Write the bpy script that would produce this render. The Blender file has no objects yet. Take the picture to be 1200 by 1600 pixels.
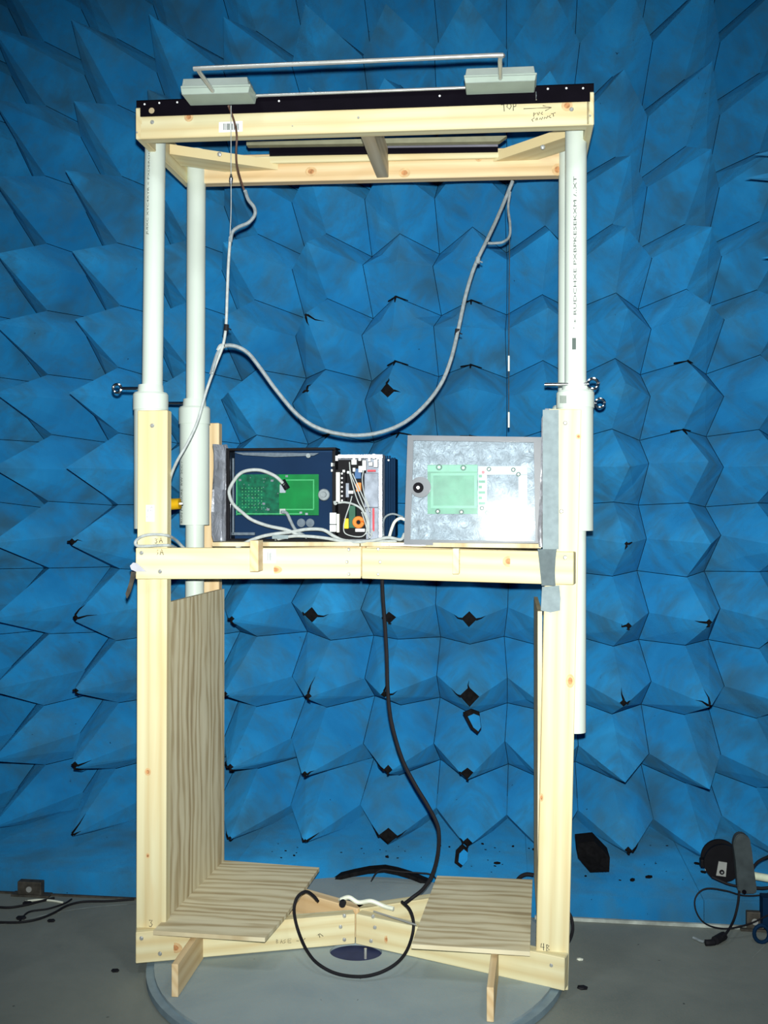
import bpy, bmesh, math, random
from mathutils import Vector, Matrix
random.seed(7)
R = math.radians
SC = bpy.context.scene
COL = SC.collection
# ---------------------------------------------------------------- camera, world, light, exposure
HC = 1.32                      # lens height above the floor
FP = 1570.0                    # focal length in px of a 1200x1600 frame
YAW = R(7.0)                   # fixture and back wall are turned 7 degrees to the lens
cs, sn = math.cos(YAW), math.sin(YAW)
cam_d = bpy.data.cameras.new('camera'); cam = bpy.data.objects.new('camera', cam_d); COL.objects.link(cam)
cam.location = (0, 0, HC); cam.rotation_euler = (R(90), 0, 0)
cam_d.sensor_fit = 'VERTICAL'; cam_d.sensor_height = 36; cam_d.sensor_width = 27
cam_d.lens = FP / 1600 * 36; cam_d.clip_start = .05
SC.camera = cam
w_ = bpy.data.worlds.new('world'); SC.world = w_; w_.use_nodes = True
w_.node_tree.nodes['Background'].inputs[0].default_value = (.55, .75, 1, 1)
w_.node_tree.nodes['Background'].inputs[1].default_value = .05
ld = bpy.data.lights.new('camera_flash', 'SPOT'); lo = bpy.data.objects.new('camera_flash', ld); COL.objects.link(lo)
lo.location = (0.004, 0.0, HC + .058); lo.rotation_euler = (R(90), 0, R(-1.5))
ld.energy = 640; ld.spot_size = R(80); ld.spot_blend = 1.0; ld.shadow_soft_size = .012; ld.color = (.985, 1, .95)
for i, (x, y) in enumerate([(-.9, 1.2), (.9, 1.2)]):           # weak unseen overhead lamps for ambient fill
    l2 = bpy.data.lights.new('fill_lamp', 'AREA'); o2 = bpy.data.objects.new('fill_lamp', l2); COL.objects.link(o2)
    l2.shape = 'DISK'; l2.size = .5; l2.energy = 14; l2.color = (.9, .97, 1); o2.location = (x, y, 3.5)
SC.view_settings.view_transform = 'Standard'; SC.view_settings.look = 'None'
SC.view_settings.gamma = 1; SC.view_settings.use_curve_mapping = False
SC.view_settings.exposure = 0.0

# ---------------------------------------------------------------- frames of reference
def to_frame(X, Y, Z): return Vector((X * cs - Y * sn, X * sn + Y * cs, Z))
def to_world(p): return Vector((p[0] * cs + p[1] * sn, -p[0] * sn + p[1] * cs, p[2]))
def Q(px, py, w):              # measured sight line -> fixture coordinates on the plane at depth w
    r = (px - 600) / FP
    Y = w / (cs + r * sn)
    return to_frame(r * Y, Y, HC - (py - 800) / FP * Y)
def QZ(px, py, z):             # sight line -> fixture coordinates on a level plane
    Y = (HC - z) * FP / (py - 800)
    return to_frame((px - 600) / FP * Y, Y, z)

# ---------------------------------------------------------------- materials
MAT = {}
def nodes(name):
    m = bpy.data.materials.new(name); m.use_nodes = True; MAT[name] = m
    nt = m.node_tree; return m, nt, nt.nodes['Principled BSDF']
def ramp(nt, fac, stops):
    r = nt.nodes.new('ShaderNodeValToRGB'); nt.links.new(fac, r.inputs[0])
    e = r.color_ramp.elements
    while len(e) < len(stops): e.new(.5)
    for k, (p, c) in enumerate(stops):
        e[k].position = p; e[k].color = (*c, 1) if len(c) == 3 else c
    return r.outputs[0]
def noise(nt, vec, scale, detail=3, rough=.5, dist=0):
    n = nt.nodes.new('ShaderNodeTexNoise'); n.inputs['Scale'].default_value = scale
    n.inputs['Detail'].default_value = detail; n.inputs['Roughness'].default_value = rough
    n.inputs['Distortion'].default_value = dist
    if vec is not None: nt.links.new(vec, n.inputs['Vector'])
    return n.outputs[0]
def mapping(nt, src, scale=(1, 1, 1), loc=(0, 0, 0)):
    m = nt.nodes.new('ShaderNodeMapping'); m.inputs['Scale'].default_value = scale; m.inputs['Location'].default_value = loc
    nt.links.new(src, m.inputs[0]); return m.outputs[0]
def mix(nt, fac, a, b, mode='MIX'):
    m = nt.nodes.new('ShaderNodeMix'); m.data_type = 'RGBA'; m.blend_type = mode
    for s, v in ((m.inputs[0], fac), (m.inputs[6], a), (m.inputs[7], b)):
        if isinstance(v, (int, float)): s.default_value = v
        elif isinstance(v, tuple): s.default_value = (*v, 1)
        else: nt.links.new(v, s)
    return m.outputs[2]
def math_(nt, op, a, b=None):
    m = nt.nodes.new('ShaderNodeMath'); m.operation = op
    for s, v in zip(m.inputs, (a, b)):
        if v is None: continue
        if isinstance(v, (int, float)): s.default_value = v
        else: nt.links.new(v, s)
    return m.outputs[0]
def bump(nt, b, h, strength=.3, dist=.002):
    n = nt.nodes.new('ShaderNodeBump'); n.inputs['Strength'].default_value = strength; n.inputs['Distance'].default_value = dist
    nt.links.new(h, n.inputs['Height']); nt.links.new(n.outputs[0], b.inputs['Normal'])
def plain(name, col, rough=.5, metal=0, spec=.2, noise_amt=.12, nscale=30, bmp=0):
    m, nt, b = nodes(name)
    tc = nt.nodes.new('ShaderNodeTexCoord')
    n = noise(nt, tc.outputs['Object'], nscale, 4)
    c = ramp(nt, n, [(.3, tuple(x * (1 - noise_amt) for x in col)), (.7, tuple(min(1, x * (1 + noise_amt)) for x in col))])
    nt.links.new(c, b.inputs['Base Color'])
    b.inputs['Roughness'].default_value = rough; b.inputs['Metallic'].default_value = metal
    b.inputs['Specular IOR Level'].default_value = spec
    if bmp: bump(nt, b, n, bmp, .003)
    return m
def wood(name, light, mid, dark, scale_v=38, warp=.35, rough=.55, contrast=1.0):
    m, nt, b = nodes(name)
    uv = nt.nodes.new('ShaderNodeUVMap'); uv.uv_map = 'UVMap'
    oi = nt.nodes.new('ShaderNodeObjectInfo')
    off = nt.nodes.new('ShaderNodeVectorMath'); off.operation = 'ADD'
    cmb = nt.nodes.new('ShaderNodeCombineXYZ')
    nt.links.new(math_(nt, 'MULTIPLY', oi.outputs['Random'], 17), cmb.inputs[0])
    nt.links.new(math_(nt, 'MULTIPLY', oi.outputs['Random'], 5), cmb.inputs[1])
    nt.links.new(uv.outputs[0], off.inputs[0]); nt.links.new(cmb.outputs[0], off.inputs[1])
    v = off.outputs[0]
    big = noise(nt, mapping(nt, v, (1.3, 7, 1)), 1.6, 3, .5, .6)
    grain = noise(nt, mapping(nt, v, (2.2, scale_v * 3, 1)), 1.0, 5, .6, .2)
    w = nt.nodes.new('ShaderNodeTexWave'); w.wave_type = 'BANDS'; w.bands_direction = 'Y'
    w.inputs['Scale'].default_value = scale_v * .22; w.inputs['Distortion'].default_value = 9 * warp
    w.inputs['Detail'].default_value = 2; w.inputs['Detail Scale'].default_value = .6
    nt.links.new(mapping(nt, v, (.16, 1, 1)), w.inputs['Vector'])
    s = math_(nt, 'ADD', math_(nt, 'MULTIPLY', w.outputs['Fac'], .42 * contrast), math_(nt, 'MULTIPLY', grain, .5))
    c1 = ramp(nt, s, [(.2, light), (.55, mid), (.85, dark)])
    c2 = mix(nt, ramp(nt, big, [(.48, (0, 0, 0)), (.7, (.7, .7, .7))]), c1, tuple(x * y for x, y in zip(mid, (1.0, .86, .72))))
    nt.links.new(c2, b.inputs['Base Color']); b.inputs['Roughness'].default_value = rough
    b.inputs['Specular IOR Level'].default_value = .3
    bump(nt, b, grain, .12, .0008)
    return m
wood('pine', (.75, .70, .45), (.69, .62, .37), (.60, .48, .25))
wood('pine_warm', (.78, .63, .39), (.70, .53, .30), (.58, .40, .20))
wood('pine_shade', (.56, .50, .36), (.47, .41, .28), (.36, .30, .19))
def ply_mat(name):
    m, nt, b = nodes(name)
    uv = nt.nodes.new('ShaderNodeUVMap'); uv.uv_map = 'UVMap'; v = uv.outputs[0]
    a = noise(nt, mapping(nt, v, (1.3, 13, 1)), 1.0, 4, .55, 1.5)
    rings = nt.nodes.new('ShaderNodeTexWave'); rings.wave_type = 'BANDS'; rings.bands_direction = 'Y'
    rings.inputs['Scale'].default_value = 4.0; rings.inputs['Distortion'].default_value = 11; rings.inputs['Detail'].default_value = 3; rings.inputs['Detail Scale'].default_value = 1.1
    nt.links.new(mapping(nt, v, (.42, 2.0, 1), (3.3, 1.7, 0)), rings.inputs['Vector'])
    f = noise(nt, mapping(nt, v, (5, 240, 1)), 1.0, 3, .6)
    s = math_(nt, 'ADD', math_(nt, 'ADD', math_(nt, 'MULTIPLY', a, .55), math_(nt, 'MULTIPLY', rings.outputs['Fac'], .25)), math_(nt, 'MULTIPLY', f, .25))
    c = ramp(nt, s, [(.36, (.74, .68, .48)), (.54, (.64, .57, .38)), (.66, (.48, .39, .23)), (.80, (.32, .25, .15))])
    nt.links.new(c, b.inputs['Base Color']); b.inputs['Roughness'].default_value = .75; b.inputs['Specular IOR Level'].default_value = .2
    bump(nt, b, f, .15, .0008)
ply_mat('plywood')
plain('plywood_edge', (.62, .50, .30), .7, nscale=60)
plain('knot', (.50, .24, .10), .6, noise_amt=.4, nscale=90)
plain('knot_halo', (.66, .45, .23), .6, noise_amt=.2, nscale=60)
plain('pvc', (.60, .68, .62), .4, nscale=6, noise_amt=.03)
plain('chrome', (.75, .76, .78), .15, 1, nscale=20, noise_amt=.05)
plain('steel', (.55, .57, .55), .3, .55, nscale=20, noise_amt=.1)
plain('black_metal', (.004, .003, .006), .5, .0, .04, nscale=20)
plain('grey_metal', (.30, .30, .38), .35, .8, nscale=12)
plain('black_plastic', (.008, .008, .010), .5, 0, .06)
plain('black_rubber', (.012, .012, .015), .6, 0, .12)
plain('dark_navy', (.012, .04, .10), .6, 0, .05, nscale=8)
plain('heat_sink', (.004, .022, .06), .6, 0, .04, nscale=8)
plain('white_cable', (.40, .44, .44), .5, 0, .2, nscale=80, noise_amt=.15)
plain('grey_cable', (.23, .27, .29), .5, 0, .2, nscale=90, noise_amt=.2)
plain('brown_cable', (.10, .055, .04), .45)
plain('white_paper', (.86, .88, .90), .6, nscale=8, noise_amt=.02)
plain('ink', (.03, .03, .04), .7)
plain('pencil', (.05, .05, .04), .8)
plain('print_grey', (.10, .13, .12), .8)
plain('duct_tape', (.23, .29, .31), .85, 0, .15, nscale=50, noise_amt=.12, bmp=.15)
plain('bright_tape', (.75, .76, .85), .3, .4, nscale=30)
plain('pcb_green', (.0, .30, .05), .5, 0, .2, nscale=18, noise_amt=.2)
plain('pcb_dark', (.002, .17, .07), .5, 0, .2, nscale=60, noise_amt=.5)
plain('pcb_trace', (.10, .62, .20), .5)
plain('pcb_pale', (.17, .40, .26), .6, 0, .08, nscale=25, noise_amt=.15)
plain('pcb_pale_line', (.25, .54, .37), .6, 0, .08)
plain('solder', (.8, .82, .84), .25, .8)
plain('white_plastic', (.62, .66, .66), .5, noise_amt=.03)
plain('cream_plastic', (.74, .78, .66), .4)
plain('orange_part', (.72, .24, .05), .4)
plain('yellow_part', (.85, .55, .02), .35)
plain('brass_yellow', (.62, .36, .01), .3, .2)
plain('red_part', (.55, .04, .06), .35)
plain('blue_part', (.04, .12, .28), .4)
plain('dark_green', (.01, .09, .05), .4)
plain('black_foam', (.006, .006, .007), .95, spec=.1, nscale=60, noise_amt=.4, bmp=.5)
plain('dark_grey_bar', (.045, .06, .065), .6, nscale=25, noise_amt=.25)
plain('olive_plate', (.24, .24, .16), .6)
plain('brown_bracket', (.07, .065, .055), .6, .3, nscale=40, noise_amt=.4)
plain('pale_tube', (.66, .74, .56), .35)
plain('trim_white', (.34, .38, .35), .5, nscale=14, noise_amt=.5)
plain('turntable_rim', (.20, .28, .33), .5, nscale=20)
plain('hole_dark', (.03, .04, .10), .8)
plain('chassis', (.20, .23, .28), .5, .3, .2, nscale=40, noise_amt=.25, bmp=.15)

def foil(name, col, rough, scale, strength):
    m, nt, b = nodes(name)
    tc = nt.nodes.new('ShaderNodeTexCoord')
    n = noise(nt, tc.outputs['Object'], scale, 5, .6, .8)
    c = ramp(nt, n, [(.3, tuple(x * .6 for x in col)), (.65, col)])
    nt.links.new(c, b.inputs['Base Color']); b.inputs['Metallic'].default_value = .25; b.inputs['Specular IOR Level'].default_value = .35; b.inputs['Roughness'].default_value = rough
    bump(nt, b, n, strength, .01)
foil('foil', (.30, .36, .42), .42, 26, .9)
foil('foil_bright', (.62, .64, .70), .3, 30, .5)
foil('antistatic', (.60, .64, .72), .3, 22, 1.0)
def clear(name, tint, fac, rough=.06, rgh_diff=.5):
    m, nt, b = nodes(name)
    out = nt.nodes['Material Output']
    tr = nt.nodes.new('ShaderNodeBsdfTransparent'); tr.inputs[0].default_value = (*tint, 1)
    mx = nt.nodes.new('ShaderNodeMixShader'); fr = nt.nodes.new('ShaderNodeFresnel'); fr.inputs[0].default_value = 1.45
    tc = nt.nodes.new('ShaderNodeTexCoord')
    n = noise(nt, tc.outputs['Object'], 18, 3)
    f = math_(nt, 'ADD', fr.outputs[0], math_(nt, 'MULTIPLY', n, fac))
    nt.links.new(f, mx.inputs[0]); nt.links.new(tr.outputs[0], mx.inputs[1]); nt.links.new(b.outputs[0], mx.inputs[2])
    b.inputs['Base Color'].default_value = (.6, .66, .7, 1); b.inputs['Roughness'].default_value = rough
    nt.links.new(mx.outputs[0], out.inputs[0])
clear('clear_lid', (.95, .97, .98), .09, .10)
clear('smoky_lid', (.88, .90, .93), .0, .05); MAT['smoky_lid'].node_tree.nodes['Principled BSDF'].inputs['Base Color'].default_value = (.05, .08, .12, 1)
clear('case_wall', (.66, .70, .76), .8, .2)
def milky(name, col, tr):
    m, nt, b = nodes(name)
    tc = nt.nodes.new('ShaderNodeTexCoord')
    n = noise(nt, tc.outputs['Object'], 14, 3)
    nt.links.new(ramp(nt, n, [(.3, tuple(x * .85 for x in col)), (.7, col)]), b.inputs['Base Color'])
    b.inputs['Roughness'].default_value = .28; b.inputs['Transmission Weight'].default_value = tr; b.inputs['IOR'].default_value = 1.15
milky('milky_plastic', (.62, .72, .68), .45)
milky('milky_rim', (.56, .68, .60), .25); milky('grey_rim', (.24, .26, .29), .2)

def foam_mat(name, bright=1.0):
    m, nt, b = nodes(name)
    tc = nt.nodes.new('ShaderNodeTexCoord'); geo = nt.nodes.new('ShaderNodeNewGeometry')
    pos = geo.outputs['Position']
    g = noise(nt, pos, 1.9, 4, .62, .1)
    d = noise(nt, pos, 6.5, 5, .7, .3)
    blue = ramp(nt, g, [(.3, (.010 * bright, .155 * bright, .38 * bright)), (.55, (.015 * bright, .215 * bright, .49 * bright)), (.75, (.025 * bright, .275 * bright, .58 * bright))])
    worn = ramp(nt, d, [(.46, (0, 0, 0)), (.70, (.7, .7, .7))])
    c = mix(nt, worn, blue, (.035, .15, .27))
    streak = noise(nt, mapping(nt, pos, (7, 3, 3.0)), 1, 4, .55)
    c = mix(nt, ramp(nt, streak, [(.50, (0, 0, 0)), (.76, (.55, .55, .55))]), c, (.055, .145, .20))
    oi = nt.nodes.new('ShaderNodeObjectInfo')
    dirt = noise(nt, pos, 3.4, 3, .5, .1)
    dm = ramp(nt, math_(nt, 'ADD', dirt, math_(nt, 'MULTIPLY', oi.outputs['Random'], .12)), [(.60, (0, 0, 0)), (.80, (.65, .65, .65))])
    c = mix(nt, dm, c, (.035, .09, .13))
    spk = noise(nt, pos, 26, 3, .7)
    c = mix(nt, ramp(nt, spk, [(.735, (0, 0, 0)), (.75, (.9, .9, .9))]), c, (.005, .02, .05))
    nt.links.new(c, b.inputs['Base Color'])
    b.inputs['Roughness'].default_value = 1; b.inputs['Specular IOR Level'].default_value = .05
    b.inputs['Diffuse Roughness'].default_value = .7
    b.inputs['Sheen Weight'].default_value = .2; b.inputs['Sheen Roughness'].default_value = .45; b.inputs['Sheen Tint'].default_value = (.12, .5, .9, 1)
    fine = noise(nt, pos, 300, 2, .7)
    bump(nt, b, fine, .6, .004)
    return m
foam_mat('blue_foam', 1.16); foam_mat('blue_foam_low', 1.0)
def floor_mat(name, a, bcol, c3):
    m, nt, b = nodes(name)
    geo = nt.nodes.new('ShaderNodeNewGeometry'); pos = geo.outputs['Position']
    g = noise(nt, pos, 2.4, 5, .65, .4); f = noise(nt, pos, 160, 2, .6)
    c = ramp(nt, g, [(.3, a), (.6, bcol)])
    c = mix(nt, ramp(nt, f, [(.45, (0, 0, 0)), (.75, (.5, .5, .5))]), c, c3)
    sp = noise(nt, pos, 34, 2, .6)
    c = mix(nt, ramp(nt, sp, [(.74, (0, 0, 0)), (.76, (.8, .8, .8))]), c, (.02, .025, .025))
    nt.links.new(c, b.inputs['Base Color']); b.inputs['Roughness'].default_value = .75
    bump(nt, b, f, .25, .002)
floor_mat('floor_paint', (.16, .19, .175), (.22, .25, .225), (.26, .23, .185))
floor_mat('turntable_paint', (.23, .31, .35), (.31, .39, .41), (.36, .36, .33))

# ---------------------------------------------------------------- object helpers
class Thing:
    def __init__(s, name, label, cat, base, group=None, empty=True, kind=None):
        s.base = Vector(base)
        s.o = bpy.data.objects.new(name, None); COL.objects.link(s.o)
        s.o.empty_display_size = .05
        s.o.location = to_world(s.base); s.o.rotation_euler = (0, 0, -YAW)
        if label: s.o['label'] = label
        if cat: s.o['category'] = cat
        if group: s.o['group'] = group
        if kind: s.o['kind'] = kind
def link_mesh(name, bm, mats, parent=None, base=None, label=None, cat=None, group=None, kind=None, smooth=False):
    """parent: Thing, or (Thing, object) for a sub-part; base: a top-level mesh at that point of fixture coordinates"""
    th = sub = None
    if isinstance(parent, tuple): th, sub = parent
    elif isinstance(parent, Thing): th = parent
    b = th.base if th else Vector(base if base is not None else (0, 0, 0))
    me = bpy.data.meshes.new(name)
    bmesh.ops.translate(bm, verts=bm.verts, vec=-b)
    bm.normal_update()
    for f in bm.faces: f.smooth = smooth
    bm.to_mesh(me); bm.free()
    if not isinstance(mats, (list, tuple)): mats = [mats]
    for m in mats: me.materials.append(MAT[m])
    o = bpy.data.objects.new(name, me); COL.objects.link(o)
    if sub is not None: o.parent = sub
    elif th: o.parent = th.o
    else: o.location = to_world(b); o.rotation_euler = (0, 0, -YAW)
    if smooth: me.set_sharp_from_angle(angle=R(40))
    if label: o['label'] = label
    if cat: o['category'] = cat
    if group: o['group'] = group
    if kind: o['kind'] = kind
    return o
def add_box(bm, p0, p1, bevel=0.0, mi=0):
    x0, x1 = sorted((p0[0], p1[0])); y0, y1 = sorted((p0[1], p1[1])); z0, z1 = sorted((p0[2], p1[2]))
    vs = [bm.verts.new(c) for c in [(x0,y0,z0),(x1,y0,z0),(x1,y1,z0),(x0,y1,z0),(x0,y0,z1),(x1,y0,z1),(x1,y1,z1),(x0,y1,z1)]]
    fs = [bm.faces.new([vs[i] for i in q]) for q in [(0,3,2,1),(4,5,6,7),(0,1,5,4),(1,2,6,5),(2,3,7,6),(3,0,4,7)]]
    for f in fs: f.material_index = mi
    if bevel:
        es = list({e for f in fs for e in f.edges})
        r = bmesh.ops.bevel(bm, geom=es, offset=bevel, segments=2, affect='EDGES', profile=.6)
        for f in r['faces']: f.material_index = mi
    return fs
def box(name, parent, p0, p1, mat, bevel=0.0, **k):
    bm = bmesh.new(); add_box(bm, p0, p1, bevel); return link_mesh(name, bm, mat, parent, **k)
def pbox(name, parent, x0, y0, x1, y1, w, depth, mat, bevel=0.0, **k):
    a = Q(x0, y1, w); b = Q(x1, y0, w)
    return box(name, parent, (a.x, w, a.z), (b.x, w + depth, b.z), mat, bevel, **k)
def add_pbox(bm, x0, y0, x1, y1, w, depth, bevel=0.0, mi=0):
    a = Q(x0, y1, w); b = Q(x1, y0, w); add_box(bm, (a.x, w, a.z), (b.x, w + depth, b.z), bevel, mi)
def board(name, parent, p0, p1, width, thick, wdir, mat, bevel=.0022, cut0=None, cut1=None, **k):
    """timber between two axis points; width is measured along wdir; grain runs lengthwise"""
    p0, p1 = Vector(p0), Vector(p1); d = (p1 - p0); L = d.length; d.normalize()
    wd = Vector(wdir); wd = (wd - d * wd.dot(d)).normalized(); td = d.cross(wd)
    bm = bmesh.new(); uvl = bm.loops.layers.uv.new('UVMap')
    V = {}
    for i in (0, 1):
        for j in (-1, 1):
            for q in (-1, 1):
                V[i, j, q] = bm.verts.new(p0 + d * (L * i) + wd * (width / 2 * j) + td * (thick / 2 * q))
    for q in [((0,-1,-1),(1,-1,-1),(1,1,-1),(0,1,-1)), ((0,-1,1),(0,1,1),(1,1,1),(1,-1,1)), ((0,-1,-1),(0,-1,1),(1,-1,1),(1,-1,-1)),
              ((0,1,-1),(1,1,-1),(1,1,1),(0,1,1)), ((0,-1,-1),(0,1,-1),(0,1,1),(0,-1,1)), ((1,-1,-1),(1,-1,1),(1,1,1),(1,1,-1))]:
        bm.faces.new([V[x] for x in q])
    if bevel: bmesh.ops.bevel(bm, geom=bm.edges[:], offset=bevel, segments=1, affect='EDGES')
    bmesh.ops.recalc_face_normals(bm, faces=bm.faces[:])
    for f in bm.faces:
        for lp in f.loops:
            r = lp.vert.co - p0
            lp[uvl].uv = (r.dot(d), r.dot(wd) + r.dot(td) * 1.31)
    return link_mesh(name, bm, mat, parent, **k)
def frame_at(d):
    d = d.normalized(); a = Vector((0, 0, 1)) if abs(d.z) < .9 else Vector((0, 1, 0))
    x = d.cross(a).normalized(); return x, x.cross(d).normalized()
def add_cyl(bm, p0, p1, r0, r1=None, n=20, cap=True, mi=0):
    p0, p1 = Vector(p0), Vector(p1); r1 = r0 if r1 is None else r1
    x, y = frame_at(p1 - p0)
    A = [bm.verts.new(p0 + (x * math.cos(t) + y * math.sin(t)) * r0) for t in [2 * math.pi * i / n for i in range(n)]]
    B = [bm.verts.new(p1 + (x * math.cos(t) + y * math.sin(t)) * r1) for t in [2 * math.pi * i / n for i in range(n)]]
    for i in range(n):
        f = bm.faces.new([A[i], A[(i + 1) % n], B[(i + 1) % n], B[i]]); f.material_index = mi
    if cap:
        bm.faces.new(A[::-1]).material_index = mi; bm.faces.new(B).material_index = mi
def fix(bm): bmesh.ops.recalc_face_normals(bm, faces=bm.faces[:])
def cyl(name, parent, p0, p1, r, mat, n=24, r1=None, **k):
    bm = bmesh.new(); add_cyl(bm, p0, p1, r, r1, n); fix(bm); return link_mesh(name, bm, mat, parent, smooth=True, **k)
def spline(pts, step=6):
    pts = [Vector(p) for p in pts]
    if len(pts) < 3: return pts
    P = [pts[0] * 2 - pts[1]] + pts + [pts[-1] * 2 - pts[-2]]
    out = []
    for i in range(1, len(P) - 2):
        for k in range(step):
            t = k / step; a, b, c, d = P[i - 1], P[i], P[i + 1], P[i + 2]
            out.append(.5 * ((2 * b) + (c - a) * t + (2 * a - 5 * b + 4 * c - d) * t * t + (3 * b - a - 3 * c + d) * t ** 3))
    out.append(P[-2]); return out
def add_tube(bm, pts, r, n=8, smooth=True, mi=0, close=False):
    pts = spline(pts) if smooth else [Vector(p) for p in pts]
    rings = []; prev = None
    for i, p in enumerate(pts):
        d = (pts[min(i + 1, len(pts) - 1)] - pts[max(i - 1, 0)])
        if d.length < 1e-9: d = Vector((0, 0, 1))
        d.normalize()
        if prev is None: x, y = frame_at(d)
        else:
            x = (prev - d * prev.dot(d)).normalized(); y = d.cross(x)
        prev = x
        rings.append([bm.verts.new(p + (x * math.cos(2 * math.pi * k / n) + y * math.sin(2 * math.pi * k / n)) * r) for k in range(n)])
    for a, b in zip(rings, rings[1:]):
        for k in range(n): bm.faces.new([a[k], a[(k + 1) % n], b[(k + 1) % n], b[k]]).material_index = mi
    bm.faces.new(rings[0][::-1]).material_index = mi; bm.faces.new(rings[-1]).material_index = mi
def tube(name, parent, pts, r, mat, n=8, smooth=True, **k):
    bm = bmesh.new(); add_tube(bm, pts, r, n, smooth); fix(bm); return link_mesh(name, bm, mat, parent, smooth=True, **k)
def PQ(pts): return [Q(*p) for p in pts]
def cable(name, pts, r, mat, label, cat='cable', group=None, n=8):
    p = PQ(pts); return tube(name, None, p, r, mat, n, base=p[0], label=label, cat=cat, group=group)
def add_prism(bm, poly, vec, mi=0):
    A = [bm.verts.new(Vector(p)) for p in poly]; B = [bm.verts.new(Vector(p) + Vector(vec)) for p in poly]; n = len(A)
    bm.faces.new(A).material_index = mi; bm.faces.new(B[::-1]).material_index = mi
    for i in range(n): bm.faces.new([A[i], B[i], B[(i + 1) % n], A[(i + 1) % n]]).material_index = mi
def prism(name, parent, poly, vec, mat, uvdir=None, **k):
    bm = bmesh.new(); add_prism(bm, poly, vec); fix(bm)
    if uvdir:
        u = Vector(uvdir[0]); v = Vector(uvdir[1]); uvl = bm.loops.layers.uv.new('UVMap')
        for f in bm.faces:
            for lp in f.loops: lp[uvl].uv = (lp.vert.co.dot(u), lp.vert.co.dot(v))
    return link_mesh(name, bm, mat, parent, **k)
def screw(parent, px, py, w, r=.0062, mat='steel', name='screw'):
    p = Q(px, py, w); bm = bmesh.new()
    add_cyl(bm, p, p - Vector((0, .0015, 0)), r, r, 10); add_cyl(bm, p - Vector((0, .0015, 0)), p - Vector((0, .004, 0)), r, r * .55, 10)
    fix(bm); return link_mesh(name, bm, mat, parent, smooth=True)
def strokes(name, parent, lines, w, mat='pencil', r=.0010):
    """handwriting: pen strokes lying on a face at depth w"""
    bm = bmesh.new()
    for ln in lines: add_tube(bm, [Q(x, y, w - .0003) for x, y in ln], r, 4, False)
    fix(bm); return link_mesh(name, bm, mat, parent)
def knot(parent, px, py, w, rx, ry, halo=True):
    bm = bmesh.new(); c = Q(px, py, w)
    for (s, dz, mi) in (((1.9, .0003, 1), (1, .0006, 0)) if halo else ((1, .0006, 0),)):
        vs = [bm.verts.new(c + Vector((rx * s * math.cos(t), -dz, ry * s * math.sin(t)))) for t in [2 * math.pi * i / 14 for i in range(14)]]
        bm.faces.new(vs).material_index = mi
    return link_mesh('knot', bm, ['knot', 'knot_halo'], parent)
def text(name, parent, s, p, size, mat, vertical=0, w_off=0):
    cu = bpy.data.curves.new(name, 'FONT'); cu.body = s; cu.size = size; cu.extrude = .0002; cu.resolution_u = 2
    t = bpy.data.objects.new('t', cu); COL.objects.link(t)
    dg = bpy.context.evaluated_depsgraph_get(); me = bpy.data.meshes.new_from_object(t.evaluated_get(dg))
    bpy.data.objects.remove(t); bm = bmesh.new(); bm.from_mesh(me); bpy.data.meshes.remove(me)
    M = Matrix.Translation(Vector(p)) @ Matrix.Rotation(R(90), 4, 'X') @ Matrix.Rotation(R(vertical), 4, 'Z')
    bmesh.ops.transform(bm, matrix=M, verts=bm.verts)
    return link_mesh(name, bm, mat, parent)

# ================================================================ THE SETTING
def world_box(name, x0, y0, z0, x1, y1, z1, mat, kind='structure', label=None):
    bm = bmesh.new(); add_box(bm, (x0, y0, z0), (x1, y1, z1)); me = bpy.data.meshes.new(name); bm.to_mesh(me); bm.free()
    me.materials.append(MAT[mat]); o = bpy.data.objects.new(name, me); COL.objects.link(o); o['kind'] = kind
    if label: o['label'] = label
    return o
world_box('floor', -3.2, -2, -.1, 3.2, 5.6, 0, 'floor_paint', label='dull grey-green painted chamber floor')
world_box('ceiling', -3.2, -2, 3.9, 3.2, 5.6, 4.0, 'blue_foam_low', label='blue foam ceiling of the chamber')
world_box('wall_left', -3.3, -2, 0, -3.2, 5.6, 3.9, 'blue_foam_low', label='blue foam wall on the left')
world_box('wall_front', -3.2, -2.1, 0, 3.2, -2, 3.9, 'blue_foam_low', label='blue foam wall behind the camera')

WT, DM, PIT = 3.50, .455, .30              # depth of pyramid tips; drop from a tip to its saddle (and again to the pit)
wall = Thing('wall_back', 'wall of blue foam pyramid absorbers behind the fixture', None, (0, WT + 2 * DM + .05, 0), kind='structure')
box('backing', wall, (-2.9, WT + 2 * DM + .02, 0), (2.3, WT + 2 * DM + .12, 3.9), 'heat_sink')
cols_px = [-255, -134, -12, 110, 232, 352, 477, 600, 728, 855, 981, 1109, 1238, 1368]
rows_px = [1323, 1212, 1095, 972, 849, 727, 606, 487, 372, 252, 124, 2, -118, -238]
U = [Q(x, 800, WT).x for x in cols_px]
ZR = [Q(600, y, WT).z for y in rows_px]
nc, nr = len(U), len(ZR)
rnd = random.Random(11)
def jit(a): return (rnd.random() - .5) * 2 * a
T, SH, SV, PP = {}, {}, {}, {}
def lerp_u(i):                   # boundary u between tip i-1 and i
    if i == 0: return U[0] - (U[1] - U[0]) / 2
    if i == nc: return U[-1] + (U[-1] - U[-2]) / 2
    return (U[i - 1] + U[i]) / 2
def lerp_z(j):
    if j == 0: return ZR[0] - (ZR[1] - ZR[0]) / 2
    if j == nr: return ZR[-1] + (ZR[-1] - ZR[-2]) / 2
    return (ZR[j - 1] + ZR[j]) / 2
SHALLOW = {(7, 7), (8, 7), (7, 8), (8, 8)}      # the panel of four low pyramids
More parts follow.
